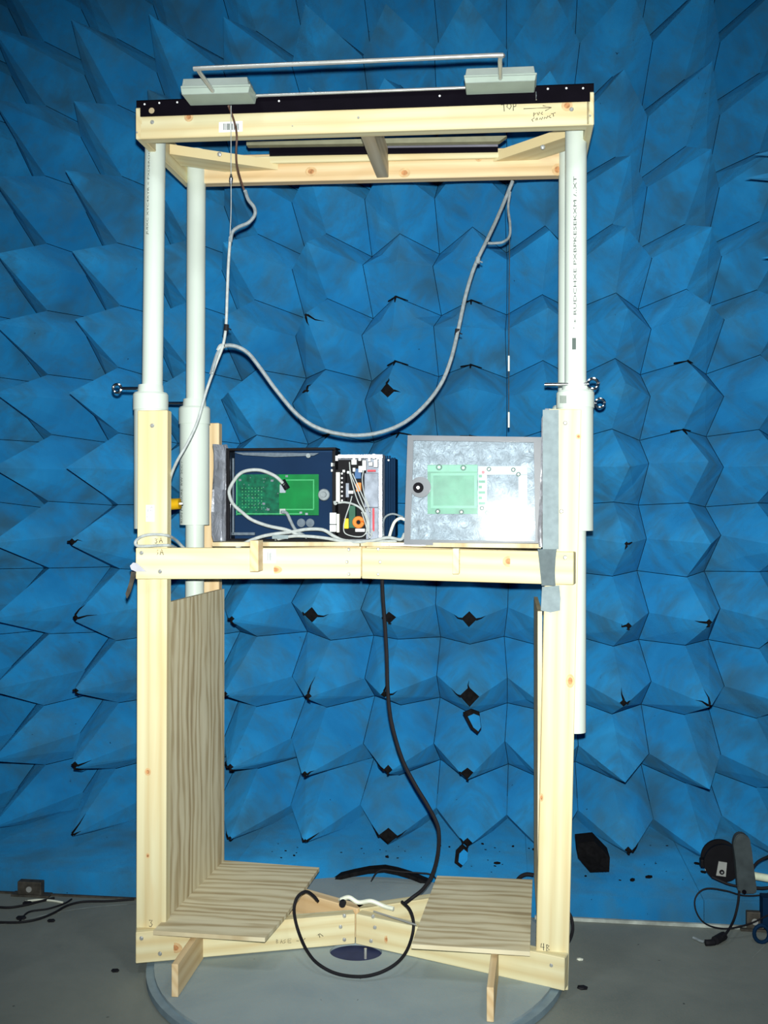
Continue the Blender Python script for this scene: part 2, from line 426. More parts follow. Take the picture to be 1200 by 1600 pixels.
for i in range(nc):
    for j in range(nr):
        d = .22 if (i, j) in SHALLOW else 0
        T[i, j] = Vector((U[i] + jit(.012), WT + d * 1.5 + jit(.02), ZR[j] + jit(.012)))
for i in range(nc + 1):
    for j in range(nr): SH[i, j] = Vector((lerp_u(i) + jit(.010), WT + DM + jit(.03), ZR[j] + .012 + jit(.014)))
for i in range(nc):
    for j in range(nr + 1): SV[i, j] = Vector((U[i] + jit(.010), WT + DM + jit(.03), lerp_z(j) + .012 + jit(.014)))
for i in range(nc + 1):
    for j in range(nr + 1): PP[i, j] = Vector((lerp_u(i) + jit(.01), WT + DM + PIT, max(.0, lerp_z(j) + jit(.01))))
CUT = {(6,3):.20,(7,3):.17,(8,3):.20,(8,2):.26,(7,2):.10,(6,2):.09,(7,1):.12,(8,1):.17,(7,0):.24,(8,0):.13,(7,6):.19,
       (3,4):.10,(3,3):.09,(3,2):.07,(3,1):.10,(5,3):.08,(5,2):.06,(5,1):.09,(10,3):.09,(10,2):.10,(10,0):.10,(11,3):.09,(10,4):.06,
       (3,0):.05,(5,0):.05,(6,0):.05,(6,6):.05,(6,7):.05,(11,2):.05,(9,0):.08,(6,1):.08}
for i in range(nc):
    for j in range(nr):
        bm = bmesh.new(); t = T[i, j]; k = CUT.get((i, j), 0.0)
        ring = [SH[i + 1, j], PP[i + 1, j + 1], SV[i, j + 1], PP[i, j + 1], SH[i, j], PP[i, j], SV[i, j], PP[i + 1, j]]
        cen = Vector((U[i], 0, ZR[j]))
        def ins(v):                                   # a hair's gap between neighbouring cones
            q = v.copy(); q.x += (.0012 if q.x < cen.x - .02 else -.0012 if q.x > cen.x + .02 else 0)
            q.z += (.0012 if q.z < cen.z - .02 else -.0012 if q.z > cen.z + .02 else 0); return q
        ring = [ins(v) for v in ring]
        rv = [bm.verts.new(v) for v in ring]
        if (i, j) in SHALLOW: k = 0
        if k:
            top = [bm.verts.new(t.lerp(ring[m], k)) for m in (0, 2, 4, 6)]
            for q in range(4):
                a, b_ = top[q], top[(q + 1) % 4]
                s0, p, s1 = rv[2 * q], rv[2 * q + 1], rv[(2 * q + 2) % 8]
                bm.faces.new([a, s0, p]); bm.faces.new([a, p, b_]); bm.faces.new([b_, p, s1])
            cv = [bm.verts.new(v.co + Vector((0, .012, 0))) for v in top]
            for q in range(4): bm.faces.new([top[q], top[(q + 1) % 4], cv[(q + 1) % 4], cv[q]]).material_index = 1
            bm.faces.new(cv).material_index = 1
        else:
            tv = bm.verts.new(t)
            for q in range(4):
                s0, p, s1 = rv[2 * q], rv[2 * q + 1], rv[(2 * q + 2) % 8]
                mid = bm.verts.new((t + ring[2 * q] + ring[2 * q + 1] + ring[(2 * q + 2) % 8]) / 4 + Vector((0, jit(.008), 0)))
                for a, b_ in ((tv, s0), (s0, p), (p, s1), (s1, tv)): bm.faces.new([a, b_, mid])
        fix(bm)
        cone = link_mesh('foam_pyramid', bm, ['blue_foam', 'black_foam'], wall)
        if k and (i, j) not in SHALLOW:              # splits in the foam running down from a broken tip
            bm = bmesh.new()
            for m in rnd.sample((0, 2, 4, 6), 2):
                p0_ = t.lerp(ring[m], k * .9); p1_ = t.lerp(ring[m], k + .06 + rnd.random() * .22)
                pts_ = [p0_, p0_.lerp(p1_, .5) + Vector((jit(.006), -.001, jit(.006))), p1_]
                for q_ in range(2): add_cyl(bm, pts_[q_], pts_[q_ + 1], .0045 - .002 * q_, .0025 - .002 * q_, 5)
            link_mesh('tear', bm, 'black_foam', (wall, cone))
def wtear(pts, r=.004):
    bm = bmesh.new()
    for q_ in range(len(pts) - 1): add_cyl(bm, pts[q_], pts[q_ + 1], r, r * .5, 5)
    fix(bm); link_mesh('tear', bm, 'black_foam', wall)
for (i, j) in ((6, 6), (7, 6), (8, 6), (7, 7), (8, 7), (7, 8), (8, 8), (11, 6), (5, 5), (11, 7), (4, 5)):
    c_ = SV[i, j] + Vector((0, -.004, 0)); a_ = c_.lerp(PP[i, j], .28) + Vector((0, -.012, .004)); b__ = c_.lerp(PP[i + 1, j], .30 + jit(.1)) + Vector((0, -.012, .002))
    wtear([a_, c_, b__]); wtear([c_, c_.lerp(T[i, j - 1], .16) + Vector((0, -.004, 0))], .005)
for poly in ([(723, 1114), (736, 1108), (749, 1113), (752, 1138), (746, 1147), (735, 1138)], [(712, 1330), (722, 1320), (731, 1328), (730, 1345), (720, 1356), (710, 1348)]):
    bm = bmesh.new(); add_prism(bm, [Q(x, y, WT - .03) for x, y in poly], (0, .012, 0)); add_prism(bm, [Q(x + 3, y + 2, WT - .034) for x, y in [((a * .7 + .3 * sum(p[0] for p in poly) / 6), (b * .7 + .3 * sum(p[1] for p in poly) / 6)) for a, b in poly]], (0, .004, 0), 1)
    fix(bm); link_mesh('torn_flap', bm, ['black_foam', 'blue_foam'], wall)
# side wall on the right: only its upper cones reach the picture
wr = Thing('wall_right', 'blue foam side wall whose cones poke in at the right edge', None, to_frame(2.55, 2.6, 0), kind='structure')
bm = bmesh.new(); add_box(bm, to_frame(2.45, 2.6, 0) + Vector((0, -4, 0)), to_frame(2.45, 2.6, 0) + Vector((.12, 1.9, 3.9))); link_mesh('backing', bm, 'blue_foam_low', wr)
for (px, py) in ((1178, 242), (1163, 279), (1190, 403)):
    tip = Q(px, py, 3.34); bm = bmesh.new(); ux = tip.x + .85; a = .135
    base = [Vector((ux, tip.y - a, tip.z - a * .5)), Vector((ux, tip.y + a, tip.z - a * .5)), Vector((ux, tip.y + a, tip.z + a)), Vector((ux, tip.y - a, tip.z + a))]
    tv = bm.verts.new(tip); bv = [bm.verts.new(v) for v in base]
    for q in range(4): bm.faces.new([tv, bv[q], bv[(q + 1) % 4]])
    bm.faces.new(bv[::-1]); fix(bm); link_mesh('foam_pyramid', bm, 'blue_foam', wr)
xw = to_frame(1.25, 2.95, 0)
for ci in range(4):              # the nearer cones of the side wall, beyond the right edge of the picture
    for ri in range(13):
        tip = Vector((xw.x + jit(.01), xw.y - ci * .27, .16 + ri * .27 + jit(.01))); bm = bmesh.new(); a = .135
        base = [tip + Vector((.8, dy, dz)) for dy, dz in ((-a, -a), (a, -a), (a, a), (-a, a))]
        tv = bm.verts.new(tip); bv = [bm.verts.new(v) for v in base]
        for q in range(4): bm.faces.new([tv, bv[q], bv[(q + 1) % 4]])
        bm.faces.new(bv[::-1]); fix(bm); link_mesh('foam_pyramid', bm, 'blue_foam', wr)
# foam skirt lying along the foot of the wall, cut round for the turntable
CX, CY = -.08, 2.97
dc = to_frame(CX, CY, 0)
WS, ZS = 3.30, .082
def arc_pts(r, a0, a1, n, z):
    return [Vector((dc.x + r * math.cos(a0 + (a1 - a0) * i / n), dc.y + r * math.sin(a0 + (a1 - a0) * i / n), z)) for i in range(n + 1)]
rc = .625; aa = math.asin((WS - dc.y) / rc)
arc = arc_pts(rc, aa, math.pi - aa, 24, 0)
skirt = Thing('trim_1', 'blue foam skirt along the foot of the pyramid wall', None, (0, WS, 0), kind='structure')
WB = WT + 2 * DM
def strip(poly_xy, z0, z1, name, mat, parent, **k):
    bm = bmesh.new(); add_prism(bm, [Vector((p[0], p[1], z0)) for p in poly_xy], (0, 0, z1 - z0)); fix(bm)
    return link_mesh(name, bm, mat, parent, **k)
uL, uR = arc[-1].x, arc[0].x
for (a, b_) in ((-3.1, -1.22), (-1.217, uL)): strip([(a, WS), (b_, WS), (b_, WB), (a, WB)], 0.002, ZS, 'skirt_block', 'blue_foam_low', skirt)
for (a, b_) in ((uR, .62), (.623, 2.3)): strip([(a, WS), (b_, WS), (b_, WB), (a, WB)], 0.002, ZS, 'skirt_block', 'blue_foam_low', skirt)
strip([(uR - .002, WB)] + [(p.x, p.y) for p in arc] + [(uL + .002, WB)], 0.002, ZS, 'skirt_block', 'blue_foam_low', skirt)
tr = Thing('trim_2', 'thin pale strip between foam skirt and floor', None, (0, WS - .01, 0), kind='structure')
box('strip', tr, (uR + .02, WS - .012, 0.001), (2.2, WS - .002, .012), 'trim_white')
box('strip', tr, (-2.9, WS - .012, 0.001), (uL - .3, WS - .002, .006), 'brown_bracket')

# turntable
tt = Thing('turntable', 'round blue-grey turntable plate under the wooden fixture', 'turntable', (dc.x, dc.y, 0))
bm = bmesh.new(); add_cyl(bm, (dc.x, dc.y, .004), (dc.x, dc.y, .022), .607, .607, 96); fix(bm); link_mesh('rim', bm, 'turntable_rim', tt, smooth=True)
hc = QZ(556, 1487, .03)
bm = bmesh.new(); N = 72
oa = [bm.verts.new((dc.x + .585 * math.cos(2 * math.pi * i / N), dc.y + .585 * math.sin(2 * math.pi * i / N), .03)) for i in range(N)]
ob = [bm.verts.new((v.co.x, v.co.y, .022)) for v in oa]
ia = [bm.verts.new((hc.x + .077 * math.cos(2 * math.pi * i / N), hc.y + .06 * math.sin(2 * math.pi * i / N), .03)) for i in range(N)]
ib = [bm.verts.new((v.co.x, v.co.y, .0225)) for v in ia]
for i in range(N):
    k = (i + 1) % N
    bm.faces.new([oa[i], oa[k], ia[k], ia[i]]); bm.faces.new([ob[i], ob[k], oa[k], oa[i]]); bm.faces.new([ia[i], ia[k], ib[k], ib[i]])
bm.faces.new(ib).material_index = 1
fix(bm); link_mesh('top_plate', bm, ['turntable_paint', 'hole_dark'], tt)
a = QZ(571, 1497, .024); cyl('spindle_post', tt, (a.x, a.y, .0225), (a.x, a.y, .052), .004, 'steel', 10)
# long curved seam line of the big floor ring
bm = bmesh.new(); pts = [QZ(x, y, .001) for x, y in ((-20, 1450), (60, 1432), (110, 1422), (160, 1416), (212, 1412))]
for p, q in zip(spline(pts), spline(pts)[1:]):
    n = Vector((0, .003, 0)); bm.faces.new([bm.verts.new(p - n), bm.verts.new(q - n), bm.verts.new(q + n), bm.verts.new(p + n)])
link_mesh('trim_3', bm, 'trim_white', None, base=pts[0], kind='structure', label='pale curved seam line in the floor at left')
bm = bmesh.new(); pts = [QZ(x, y, .001) for x, y in ((1176, 1496), (1188, 1484), (1202, 1470))]
for p, q in zip(pts, pts[1:]):
    n = Vector((0.002, .002, 0)); bm.faces.new([bm.verts.new(p - n), bm.verts.new(q - n), bm.verts.new(q + n), bm.verts.new(p + n)])
link_mesh('trim_4', bm, 'trim_white', None, base=pts[0], kind='structure', label='short pale seam in the floor at bottom right')

# ================================================================ WOODEN FIXTURE
W0 = 2.75; TW = .089; TK = .038
fx = Thing('test_fixture', 'tall pine timber test stand with white telescoping plastic pipes on the turntable', 'test stand', (Q(557, 1475, 2.96).x, 2.95, .03))
UP = (0, 0, 1)
# top frame
fl = Q(219, 217, W0); fr = Q(922, 195, W0)
h2 = Vector((0, TK / 2, TW / 2))
rail = board('front_rail', fx, fl + h2, fr + h2, TW, TK, UP, 'pine')
sl_u, sr_u = Q(212, 217, W0).x, Q(928, 195, W0).x
zl, zr = fl.z, fr.z; WRr = 3.19
board('side_rail', fx, (sl_u + .010, W0 - .0, zl + TW / 2), (sl_u + .012, WRr, zl + .004 + TW / 2), TW, .021, UP, 'pine')
board('side_rail', fx, (sr_u - .010, W0 - .0, zr + TW / 2), (sr_u - .010, WRr, zr + TW / 2), TW, .021, UP, 'pine')
rr = board('rear_rail', fx, (sl_u + .025, WRr - TK / 2, zl + .003 + TW / 2), (sr_u - .022, WRr - TK / 2, zr + TW / 2), TW, TK, UP, 'pine_warm')
board('lit_rail_strip', fx, (sl_u + .14, WRr - TK - .008, zl + TW - .022), (sr_u - .13, WRr - TK - .008, zr + TW - .022), .022, .014, UP, 'pine')  # lighter pine strip paints the flash-lit upper part of the rear rail
ju = Q(573, 206, W0 + TK).x
board('joist', fx, (ju, W0 + TK, zl + .040), (ju, WRr - TK, zl + .040), TW, TK, UP, 'pine_shade')
zb = zl + TW - .012
def brace(A, B, u_side, z, mat):      # flat board across a rear corner, clipped to the side and rear rails
    d = Vector((B.x - A.x, B.y - A.y, 0)).normalized(); n = Vector((-d.y, d.x, 0))
    if n.y < 0: n = -n
    o = Vector((A.x, A.y, 0)) + n * .089; wr_ = WRr - TK - .001
    def at_u(p, u): return Vector((u, p.y + d.y * (u - p.x) / d.x, z))
    def at_w(p, w): return Vector((p.x + d.x * (w - p.y) / d.y, w, z))
    a0 = Vector((A.x, A.y, 0))
    return prism('corner_brace', fx, [at_w(a0, wr_), at_u(a0, u_side), at_u(o, u_side), at_w(o, wr_)], (0, 0, .03), mat, uvdir=(tuple(d), tuple(n)))
A = Q(420, 243, 3.135); B = Q(313, 216, 3.02)
brace(A, B, sl_u + .024, zb - .042, 'pine')
A2 = Q(780, 233, 3.135); B2 = Q(878, 200, 2.98)
brace(A2, B2, sr_u - .022, zb - .045, 'pine')
screw(fx, 343, 241, 3.02, .007); screw(fx, 848, 230, 2.99, .007)
# black steel angle bars of the top frame
bm = bmesh.new()
La, Lb = Q(213, 157, W0 - .004), Q(213, 182, W0 - .004); Ra, Rb = Q(928, 130, W0 - .004), Q(928, 158, W0 - .004)
add_prism(bm, [La, Ra, Q(928, 142, W0 - .004), Q(922, 142, W0 - .004), Q(922, 158, W0 - .004), Q(219, 182, W0 - .004), Q(219, 167, W0 - .004), Q(213, 167, W0 - .004)], (0, .0035, 0))
add_prism(bm, [La, Ra, Ra + Vector((0, .035, 0)), La + Vector((0, .035, 0))], (0, 0, -.003))
fix(bm); ang = link_mesh('angle_bar', bm, 'black_metal', fx)
def spot_(px, py, r, mat='white_paper', nm='rivet', par=None, w=W0 - .0045):
    p = Q(px, py, w); bm = bmesh.new(); add_cyl(bm, p, p - Vector((0, .001, 0)), r, r, 10); fix(bm)
    return link_mesh(nm, bm, mat, par or (fx, ang))
for x, y in ((226, 163), (249, 161), (277, 160), (436, 158), (687, 150), (856, 139), (885, 138), (911, 138)): spot_(x, y, .0028)
spot_(237, 173, .0085, 'pine_shade', 'hole')
bm = bmesh.new(); add_prism(bm, [Q(x, y, 3.130) for x, y in ((421, 224), (778, 221), (778, 237), (421, 243))], (0, .006, 0)); fix(bm); link_mesh('angle_bar', bm, 'black_metal', fx)
bm = bmesh.new(); add_prism(bm, [Q(x, y, 3.126) for x, y in ((598, 227), (778, 224), (778, 229), (598, 231))], (0, .004, 0)); fix(bm); link_mesh('sheen_strip', bm, 'grey_metal', fx)  # grey strip paints the sheen on the rear black bar
bm = bmesh.new()
add_prism(bm, [Q(x, y, 3.10) for x, y in ((385, 221), (792, 212), (780, 221), (385, 227))], (0, .024, 0)); fix(bm); link_mesh('top_plate', bm, 'olive_plate', fx)
# front rail details
for x, y, r in ((238, 191, .006), (893, 171, .006), (560, 184, .0035), (214, 207, .003), (922, 181, .003), (457, 197, .002)): screw(fx, x, y, W0, r)
knot((fx, rail), 295, 183, W0, .007, .007); knot((fx, rail), 886, 165, W0, .008, .008)
for x, y, a, b_ in ((486, 268, .010, .008), (632, 270, .010, .008), (748, 247, .006, .006), (871, 265, .009, .010), (617, 250, .003, .003)): knot((fx, rr), x, y, WRr - TK, a, b_)
# sticker and pen marks
def sticker(par, x0, y0, x1, y1, w, bars):
    s = pbox('barcode_label', par, x0, y0, x1, y1, w - .0006, .0006, 'white_paper')
    bm = bmesh.new(); r = random.Random(int(x0))
    n = 11; bx0, bx1, by0, by1 = bars
    for i in range(n):
        xa = bx0 + (bx1 - bx0) * (i + r.random() * .4) / n; add_pbox(bm, xa, by0, xa + (bx1 - bx0) / n * (.25 + r.random() * .4), by1, w - .0010, .0004)
    link_mesh('barcode', bm, 'print_grey', par); return s
sticker(fx, 342, 189, 379, 207, W0, (349, 374, 193, 203))
strokes('handwriting', fx, [[(783, 164), (793, 162)], [(787, 163), (788, 174)], [(795, 170), (792, 167), (793, 162), (797, 161), (799, 166), (796, 171)], [(802, 173), (802, 161), (806, 162), (806, 166), (802, 167)],
    [(818, 170), (861, 168)], [(848, 165), (862, 168), (852, 173)],
    [(834, 182), (834, 176), (837, 177), (835, 179)], [(839, 176), (841, 180), (843, 175)], [(848, 175), (845, 177), (848, 179)],
    [(835, 184), (831, 187), (833, 190)], [(838, 185), (837, 188), (840, 187), (839, 184)], [(843, 187), (844, 184), (846, 187), (848, 183)], [(850, 186), (851, 183), (854, 185), (856, 181)], [(860, 180), (857, 182), (861, 184)], [(861, 178), (868, 176)], [(864, 177), (865, 182)]], W0)
# posts
def post(x_top, y_top, x_bot, y_bot, w, mat='pine', width=TW):
    a = Q(x_top, y_top, w); b_ = Q(x_bot, y_bot, w)
    return board('post', fx, a + Vector((0, TK / 2, 0)), b_ + Vector((0, TK / 2, 0)), width, TK, (1, 0, 0), mat)
WP = W0 + TK
pl = post(238, 641, 235.5, 1500, WP)
pr = post(883, 639, 862, 1546, WP)
zlp = .092
p1 = Q(322, 661, 3.29)
rl = board('post', fx, (p1.x, 3.309, p1.z), (Q(322, 900, 3.29).x, 3.309, zlp), TW, TK, (1, 0, 0), 'pine_warm')
qr = Q(877, 800, WP).x
board('post', fx, (qr + .03, 3.309, p1.z), (qr + .0, 3.309, zlp), TW, TK, (1, 0, 0), 'pine_warm')
for x, y, a, b_ in ((231, 1206, .005, .006), (231, 1337, .003, .004)): knot((fx, pl), x, y, WP, a, b_)
for x, y, a, b_ in ((891, 1064, .006, .010), (846, 1246, .003, .006), (904, 682, .004, .004)): knot((fx, pr), x, y, WP, a, b_)
screw(fx, 238, 665, WP, .0065); screw(fx, 883, 661, WP, .006); screw(fx, 877, 799, WP, .006)
# shelf beams (V shaped in plan, joined in the middle), and base beams
WC = 2.90
def beam(name, xa, ya, wa, xb, yb, wb, mat, back=0):
    a, b_ = Q(xa, ya, wa), Q(xb, yb, wb); d = (b_ - a); d.z = 0; d.normalize(); n = Vector((-d.y, d.x, 0))
    if n.y < 0: n = -n
    o = n * TK / 2 + Vector((0, 0, TW / 2))
    return board(name, fx, a + o, b_ + o, TW, TK, UP, mat)
sb1 = beam('shelf_beam', 212, 905, W0, 564.5, 904, WC, 'pine')
sb2 = beam('shelf_beam', 565, 904, WC, 896, 914, W0, 'pine')
WCB = 2.96
bb1 = beam('base_beam', 212, 1506, W0, 555, 1475, WCB, 'pine')
bb2 = beam('base_beam', 555.5, 1475, WCB, 882, 1549, W0, 'pine')
def wl(x, xa, wa, xb, wb): # depth along a V beam at column x (linear in frame u)
    ua, ub = Q(xa, 800, wa).x, Q(xb, 800, wb).x; best = wa
    for _ in range(8):
        u = Q(x, 800, best).x; best = wa + (wb - wa) * (u - ua) / (ub - ua)
    return best
for x, y in ((545, 859), (542, 878), (545, 897)): screw(fx, x, y, wl(x, 212, W0, 564.5, WC), .0052)
for x, y in ((591, 858), (594, 878), (591, 897)): screw(fx, x, y, wl(x, 565, WC, 896, W0), .0052)
for x, y in ((538, 1431), (532, 1448), (538, 1468)): screw(fx, x, y, wl(x, 212, W0, 555, WCB), .006)
for x, y in ((583, 1432), (586, 1449), (580, 1470)): screw(fx, x, y, wl(x, 555.5, WCB, 882, W0), .006)
for x, y in ((221, 1466), (250, 1490), (221, 864), (250, 893)): screw(fx, x, y, wl(x, 212, W0, 560, WC), .0062)
for x, y in ((862, 1508), (883, 871)): screw(fx, x, y, wl(x, 565, WC, 896, W0), .0062)
knot((fx, bb1), 273, 1481, wl(273, 212, W0, 555, WCB) - .0004, .012, .008)
knot((fx, bb2), 604, 1468, wl(604, 555.5, WCB, 882, W0) - .0004, .004, .006)
knot((fx, sb1), 430, 890, wl(430, 212, W0, 564.5, WC) - .0004, .011, .006)
knot((fx, sb2), 795, 877, wl(795, 565, WC, 896, W0) - .0004, .009, .008)
# rear arms of the base cross, rear shelf arms
cb = Q(555, 1475, WCB)
zb0 = .036 + TW / 2
ulr = p1.x
board('base_beam', fx, (cb.x + .01, WCB + .05, zb0), (ulr + .16, 3.23, zb0), TW, TK, UP, 'pine_warm')
board('base_beam', fx, (cb.x + .0, WCB + .05, zb0), (qr - .18, 3.23, zb0), TW, TK, UP, 'pine')
zs0 = sb1.matrix_world.translation.z
zsh = Q(212, 905, W0).z
cu = Q(565, 904, WC).x
board('shelf_beam', fx, (cu + .0, WC + .06, zsh + TW / 2), (ulr + .05, 3.27, zsh + TW / 2), TW, TK, UP, 'pine_warm')
board('shelf_beam', fx, (cu + .0, WC + .06, zsh + TW / 2), (qr - .06, 3.27, zsh + TW / 2), TW, TK, UP, 'pine_warm')
# foot boards under the base cross, cleats under the shelf
def cleat(name, pa, pb, z0, hgt, th, mat):
    a, b_ = Vector((pa[0], pa[1], z0 + hgt / 2)), Vector((pb[0], pb[1], z0 + hgt / 2))
    return board(name, fx, a, b_, hgt, th, UP, mat, .001)
a = QZ(273, 1558, .031); b_ = QZ(314, 1496, .031)
cleat('foot_board', (a.x, a.y), (b_.x, b_.y - .002), .031, .087, .018, 'pine_warm')
a = QZ(766, 1597, .031); b_ = QZ(774, 1526, .031)
cleat('foot_board', (a.x, a.y), (b_.x, b_.y - .002), .031, .087, .018, 'pine_warm')
ca = Q(397, 893, 2.755); cleat('shelf_cleat', (ca.x, 2.755), (ca.x, 2.81), ca.z, .087, .024, 'pine_warm')
ca = Q(713, 896, 2.80); cleat('shelf_cleat', (ca.x, 2.775), (ca.x, 2.82), ca.z, .070, .018, 'pine')
sticker(fx, 411, 858, 431, 880, 2.818, (413, 424, 863, 876))
# plywood panels
TP = .012
a = Q(258, 941, 2.83); b_ = Q(347, 920, 3.31)
def panel_side(name, uf, wf, ub, wb, ztf, ztb, zbo, mat):
    d = Vector((ub - uf, wb - wf, 0)).normalized(); n = Vector((d.y, -d.x, 0)) * TP
    return prism(name, fx, [(uf, wf, zbo), (ub, wb, zbo), (ub, wb, ztb), (uf, wf, ztf)], n, mat, uvdir=((0, 0, 1), (0, 1, 0)))
panel_side('side_panel', a.x, 2.83, b_.x - .004, 3.31, a.z, b_.z, .126, 'plywood'); ULS, URS = a.x, b_.x - .004
ra = Q(849, 955, 2.83); rb = Q(838, 1450, 2.83)
panel_side('side_panel', (ra.x + rb.x) / 2 - .006, 2.825, (ra.x + rb.x) / 2 - .004, 3.31, ra.z, ra.z, .145, 'plywood')
zf = .130
def panel_floor(name, corners, mat='plywood'):
    pts = [QZ(x, y, zf) for x, y in corners]
    if corners[0][0] < 400: pts[0].x = ULS + .001; pts[-1].x = URS + .001; pts[-1].y = 3.309
    return prism(name, fx, [(p.x, p.y, zf) for p in pts], (0, 0, .012), mat, uvdir=((1, 0, 0), (0, 1, 0)))
panel_floor('floor_panel', [(266, 1462), (414, 1472), (446, 1436), (499, 1361), (352, 1354)])
panel_floor('floor_panel', [(643, 1482), (828, 1494), (832, 1380), (683, 1374)])
# shelf deck of ply under the instruments
zd = zsh + TW + .001
dp = [Q(232, 850, 2.86), Q(560, 850, 2.955), Q(560, 850, 3.27), Q(330, 850, 3.27)]
prism('shelf_panel', fx, [(Q(330, 850, 2.86).x, 2.87, zd), (Q(560, 850, 2.93).x, 2.95, zd), (Q(560, 850, 2.93).x, 3.27, zd), (Q(330, 850, 2.86).x, 3.27, zd)], (0, 0, .012), 'plywood', uvdir=((1, 0, 0), (0, 1, 0)))
prism('shelf_panel', fx, [(Q(562, 850, 2.93).x, 2.95, zd), (Q(846, 850, 2.80).x, 2.83, zd), (Q(846, 850, 2.80).x, 3.27, zd), (Q(562, 850, 2.93).x, 3.27, zd)], (0, 0, .012), 'plywood', uvdir=((1, 0, 0), (0, 1, 0)))
ZD = zd + .012
# pipes, sleeves, eye bolts
def pipe_set(xt, yt, xm, xb, yb, ysl0, ysl1, w, rs=.0505, rp=.0302):
    a, m, m2 = Q(xt, yt, w), Q(xm, ysl0 - 12, w), Q(xm, ysl1, w)
    p = cyl('inner_pipe', fx, a, Q(xb, yb, w), rp, 'pvc', 32)
    bm = bmesh.new(); s0 = Q(xm, ysl0, w); s1 = Q(xm, ysl1, w); c1 = Q(xm, ysl0 + 27, w); c0 = Q(xm, ysl0 - 12, w)
    add_cyl(bm, c1, s1, rs - .002, None, 36); fix(bm); sl = link_mesh('outer_sleeve', bm, 'pvc', fx, smooth=True)
    bm = bmesh.new(); add_cyl(bm, c0, s0, rp + .006, rp + .008, 36); add_cyl(bm, s0, s0 - Vector((0, 0, .006)), rs - .003, rs + .001, 36)
    add_cyl(bm, s0 - Vector((0, 0, .006)), c1, rs + .001, rs + .001, 36); fix(bm)
    link_mesh('collar', bm, 'pvc', fx, smooth=True)
    return p, sl
plf, slf = pipe_set(243, 200, 235.5, 235, 856, 614, 826, 2.885)
plr, slr = pipe_set(307, 236, 304, 302.5, 1330, 636, 820, 3.16, .0495)
prf, srf = pipe_set(900, 178, 899, 898.5, 1143, 611, 829, 2.885, .052)
prr, srr = pipe_set(888.5, 220, 888.5, 886, 1000, 634, 820, 3.16, .0495)
def eye_bolt(par, p0, p1, rr_=.0125, shaft=.0042, ring_axis='w'):
    bm = bmesh.new(); p0, p1 = Vector(p0), Vector(p1); add_cyl(bm, p0, p1, shaft, None, 12)
    d = (p0 - p1).normalized(); c = p0 + d * (rr_ * .8)
    ax = Vector((0, 0, 1)); tt_ = []
    pts = [c + (d * math.cos(t) + ax * math.sin(t)) * rr_ for t in [2 * math.pi * i / 20 for i in range(21)]]
    add_tube(bm, pts, .0046, 8, False); fix(bm); return link_mesh('eye_bolt', bm, 'chrome', par, smooth=True)
eye_bolt((fx, slf), Q(188, 607, 2.885), Q(228, 607, 2.885), .0125, .0052)
eye_bolt((fx, slr), Q(258, 630, 3.16), Q(300, 630, 3.16), .0125, .0052)
eye_bolt((fx, srf), Q(920, 600, 2.86), Q(851, 601, 2.86), .0145, .005)
eye_bolt((fx, srr), Q(932, 630, 3.12), Q(895, 630, 3.12), .0135, .0045)
def yb():
    bm = bmesh.new(); a = Q(263, 788, 2.93); b_ = Q(281, 787, 2.93); add_cyl(bm, a, b_, .0175, .0165, 20); add_cyl(bm, b_, Q(286, 787, 2.93), .004, .003, 12, mi=1); fix(bm)
    return link_mesh('clamp_knob', bm, ['brass_yellow', 'white_plastic'], fx, smooth=True, label='yellow knob with pale tip')
yb()
for (s, x, y0, y1, w, par, off) in (("JUIXC XYC4XYR < PXDEROCUR * ''", 237, 371, 214, 2.885, plf, .0302), ("' + RUDCHXE PXBPKESEKXM /..XT", 896.5, 516, 281, 2.885, prf, .0302),
                          ("RUN PRESSURE  RW  2CC /", 289, 817, 722, 3.16, slr, .0485)):
    p = Q(x, y0, w); q = Q(x, y1, w); L = abs(q.z - p.z)
    # characters stacked along the pipe
    t = text('printing', (fx, par), s, (0, 0, 0), 1.0, 'print_grey', 90)
    me = t.data; zs = [v.co.z for v in me.vertices]; xs = [v.co.x for v in me.vertices]
    sz = L / (max(zs) - min(zs)); wx = .0085 / (max(xs) - min(xs)); z0, x0 = min(zs), min(xs); R0 = off + .0002
    cxp = Q(x, (y0 + y1) / 2, w).x
    axx = {plf: Q(239, (y0 + y1) / 2, w).x, prf: Q(899.5, (y0 + y1) / 2, w).x, slr: Q(304, (y0 + y1) / 2, w).x}[par]
    slope = {plf: Q(243, y1, w).x - Q(239, y0, w).x, prf: 0, slr: 0}[par]
    if par is plf: axx = Q(241 - 2.5, (y0 + y1) / 2, w).x
    for v in me.vertices:
        fz = (v.co.z + fx.base.z * 0 - z0) * sz
        u = cxp - axx - .003 + (v.co.x - x0) * wx
        u = max(-R0 * .95, min(R0 * .95, u))
        ax_ = axx + slope * (fz / L - .5)
        v.co = Vector((ax_ + u, w - math.sqrt(R0 * R0 - u * u), p.z + fz)) - fx.base
bm = bmesh.new(); add_pbox(bm, 894, 528, 900, 546, 2.885 - .0315, .0015); link_mesh('printing', bm, 'print_grey', (fx, prf))
bm = bmesh.new()
for i in range(5): add_pbox(bm, 875 + i * 2.1, 618, 876.2 + i * 2.1, 630, 2.885 - .046, .0015)
link_mesh('printing', bm, 'print_grey', (fx, srf))
